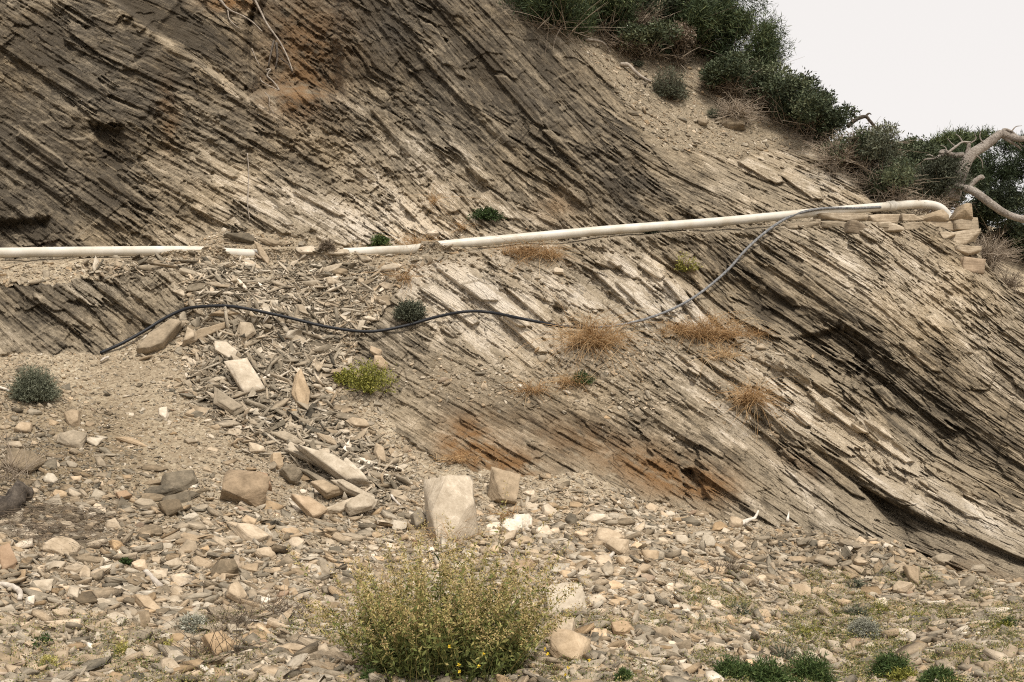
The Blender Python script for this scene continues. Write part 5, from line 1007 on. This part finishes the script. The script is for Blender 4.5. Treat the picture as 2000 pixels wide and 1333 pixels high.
# pine overhanging the top of the frame, with bare limbs
tb = ray(1262, 30, 16.4); root = plant_root('pine_tree', tb, 'pine at the top of the photo with long bare pale branches over the gully', 'tree')
A = Acc(); limb(A, [(1262,32),(1268,12),(1280,0),(1300,-30),(1330,-70)], [16.4] * 5, [.05, .07], .08, 10, .2, 14, .7)
limb(A, [(1300,-30),(1350,-8),(1380,10),(1396,22),(1404,38),(1425,48),(1470,62)], [16.4, 16.2, 16.1, 16.0, 16.0, 16.1, 16.2], [.05, .03, .026, .02], .006, 8, .2, 15, .7)
limb(A, [(1362,8),(1368,25),(1374,45),(1384,62)], [16.1] * 4, .016, .006, 8, .2, 16, .6); limb(A, [(1364,70),(1385,66),(1405,68),(1420,76),(1450,76)], [16.0] * 5, .016, .006, 8, .2, 17, .7)
finish(A, 'trunk', M_WOOD, root, True)
crown(root, [(1405,5,16.8,24,22,.1),(1455,50,16.9,44,22,.35),(1485,62,16.8,26,14,.4),(1330,-20,17,60,30,0),(1240,-14,17,80,24,-.1),(1500,92,16.8,20,22,.2),(1480,122,16.8,40,24,.1)], 2600, .32, 33, ln=(.06, .11))
# dead snag on the skyline
P_ = ray(1668, 245, 15.6); root = plant_root('dead_tree', P_, 'gnarled bare snag with thin twigs sticking out of the skyline bushes', 'tree'); A = Acc()
for pts, r0, r1 in [([(1655,248),(1672,234),(1690,228),(1700,238),(1712,252),(1722,262)], .035, .015), ([(1672,234),(1668,222),(1674,216)], .02, .008), ([(1690,228),(1697,222),(1702,224)], .018, .006), ([(1712,250),(1726,246),(1744,248),(1752,256),(1753,270)], .010, .003), ([(1720,262),(1735,268),(1750,266)], .010, .003), ([(1722,248),(1730,246),(1728,243)], .007, .003)]:
    limb(A, pts, [15.6] * len(pts), r0, r1, 7, .25, int(r0 * 1000), .12)
finish(A, 'trunk', M_WOOD, root, True)

# ---------------------------------------------------------------- roots, wood, brush
def wood(name, pts, r0, r1, label, cat, lift=.02, t=.6, seed=1, seg=10, bump=.25, group=None):
    pts_ = np.array(pts, float); dl = samp(D, pts_[:, 0], pts_[:, 1]) - lift; dl = np.minimum(dl, np.interp(np.arange(len(dl)), [0, len(dl) - 1], [dl[0], dl[-1]]) + .0) if len(dl) > 2 else dl
    A = Acc(); P_ = catmull(cl(pts, dd=dl), 6); A.add(*tube_np(P_, np.interp(np.linspace(0, 1, len(P_)), [0, 1], [r0, r1]), seg, bump=bump, seed=seed), t)
    o = A.build(name, M_WOOD, None, True, origin=P_[0]); return tag(o, label, cat, group, 'thing')
RG = 'roots hanging down the upper cliff'
for i, a in enumerate([
 ([(430,0),(440,12),(452,22),(475,32),(495,45),(512,62)], .022, .010, 'pale root curving over the layered hollow at the top'),
 ([(445,20),(448,38),(462,52),(474,58)], .012, .005, 'short pale root branching down from the curved one at the top'),
 ([(495,-5),(508,20),(522,48),(545,80),(560,108),(572,140)], .020, .010, 'longest pale root slanting down the brown face at the top'),
 ([(519,137),(528,136),(522,148),(534,160),(545,176),(530,170),(512,160),(508,152)], .014, .007, 'looping pale root on the orange rock'),
 ([(518,182),(526,192),(526,206),(536,222)], .010, .004, 'short pale root below the looping one'),
 ([(535,80),(530,100),(524,130)], .020, .012, 'dark root bundle left strand behind the pale roots'), ([(540,85),(542,110),(538,135)], .022, .012, 'dark root bundle right strand behind the pale roots'),
 ([(548,115),(562,125),(570,140),(576,148)], .010, .005, 'thin dark root right of the root bundle'), ([(492,95),(500,115),(508,130)], .008, .004, 'thin pale root left of the root bundle'),
 ([(935,285),(948,292),(960,284),(972,272)], .010, .005, 'thin dark root on the middle of the upper cliff'), ([(483,300),(486,340),(484,400),(488,430)], .008, .006, 'thin brown root hanging straight down the middle of the cliff')]):
    wood('root', a[0], a[1] * .75, a[2] * .75, a[3], 'root', .05, .12 if 'dark' in a[3] else .52, 5 + i, 8, .3, RG)
wood('dead_branch', [(1212,126),(1228,128),(1240,140),(1256,152),(1272,160)], .032, .014, 'grey dead branch lying in the dirt gully left of the round bush', 'branch', .05, .6, 3)
wood('dead_branch', [(1142,78),(1165,80),(1180,86),(1192,104)], .025, .01, 'thin dead branch high in the dirt gully', 'branch', .05, .5, 4)
wood('driftwood_stick', [(1448,1024),(1462,1016),(1474,1012),(1481,998)], .022, .008, 'bent white stick on the crest of the right scree', 'stick', .04, .9, 5)
wood('driftwood_stick', [(1538,1018),(1541,1000)], .014, .004, 'short upright pale stick on the crest of the right scree', 'stick', .04, .85, 6)
wood('driftwood_stick', [(1190,1090),(1200,1078),(1210,1066)], .014, .012, 'short pale stick leaning on the brown rock on mid scree', 'stick', .05, .75, 7)
wood('driftwood_stick', [(284,1116),(298,1130),(314,1146)], .018, .016, 'short pinkish broken stick in the lower left gravel', 'stick', .03, .75, 8)
wood('driftwood_stick', [(-6,1142),(14,1143),(32,1150),(40,1160),(38,1172)], .018, .014, 'hooked pale stick at the left edge in the gravel', 'stick', .04, .75, 9)
wood('driftwood_stick', [(478,1212),(510,1218),(560,1224),(600,1230),(640,1228)], .014, .008, 'long thin pale stick lying left of the foreground shrub', 'stick', .03, .7, 10)
wood('driftwood_stick', [(764,968),(772,978),(782,988)], .012, .008, 'small pale stick between the chute and the blue grey rock', 'stick', .04, .8, 11)
wood('driftwood_stick', [(212,698),(205,700),(196,706)], .012, .010, 'small pale stick at the foot of the left rock', 'stick', .04, .75, 12)
wood('driftwood_stick', [(-4,756),(10,760),(19,764)], .012, .008, 'small white stick left of the grey green cushion bush', 'stick', .04, .9, 13)
wood('dead_log', [(-20,995),(10,990),(28,975),(36,958),(52,966)], .075, .05, 'gnarled dark charred log at the left edge of the photo', 'log', .09, .12, 14, 14, .6)
P_, d_ = at(60, 1030); root = plant_root('brush_pile', P_, 'heap of thin purplish brown dead twigs at the lower left', 'brush'); rng = np.random.default_rng(17); A = Acc(); n = 330; uu = rng.uniform(-20, 190, n); vv = rng.uniform(985, 1062, n) + (uu - 60) * .12; B, nn_, _ = surf(uu, vv, .02); dn = rdir(n, rng, .0); dn[:, 0] = np.abs(dn[:, 0]) * 2 + .4; dn[:, 2] *= .35; dn /= np.linalg.norm(dn, axis=1, keepdims=True)
strands(A, B + nn_ * .02 * rng.random((n, 1)), dn, rng.uniform(.12, .34, n), .0035, np.clip(rng.normal(.22, .14, n), 0, 1), rng, .15, 5, .3, .4); finish(A, 'twigs', LM['heath'], root)
tuft(20, 920, 60, 120, 'thin pale dead stems above the charred log', 60, 'heath', .1, 18, .7, group=None)
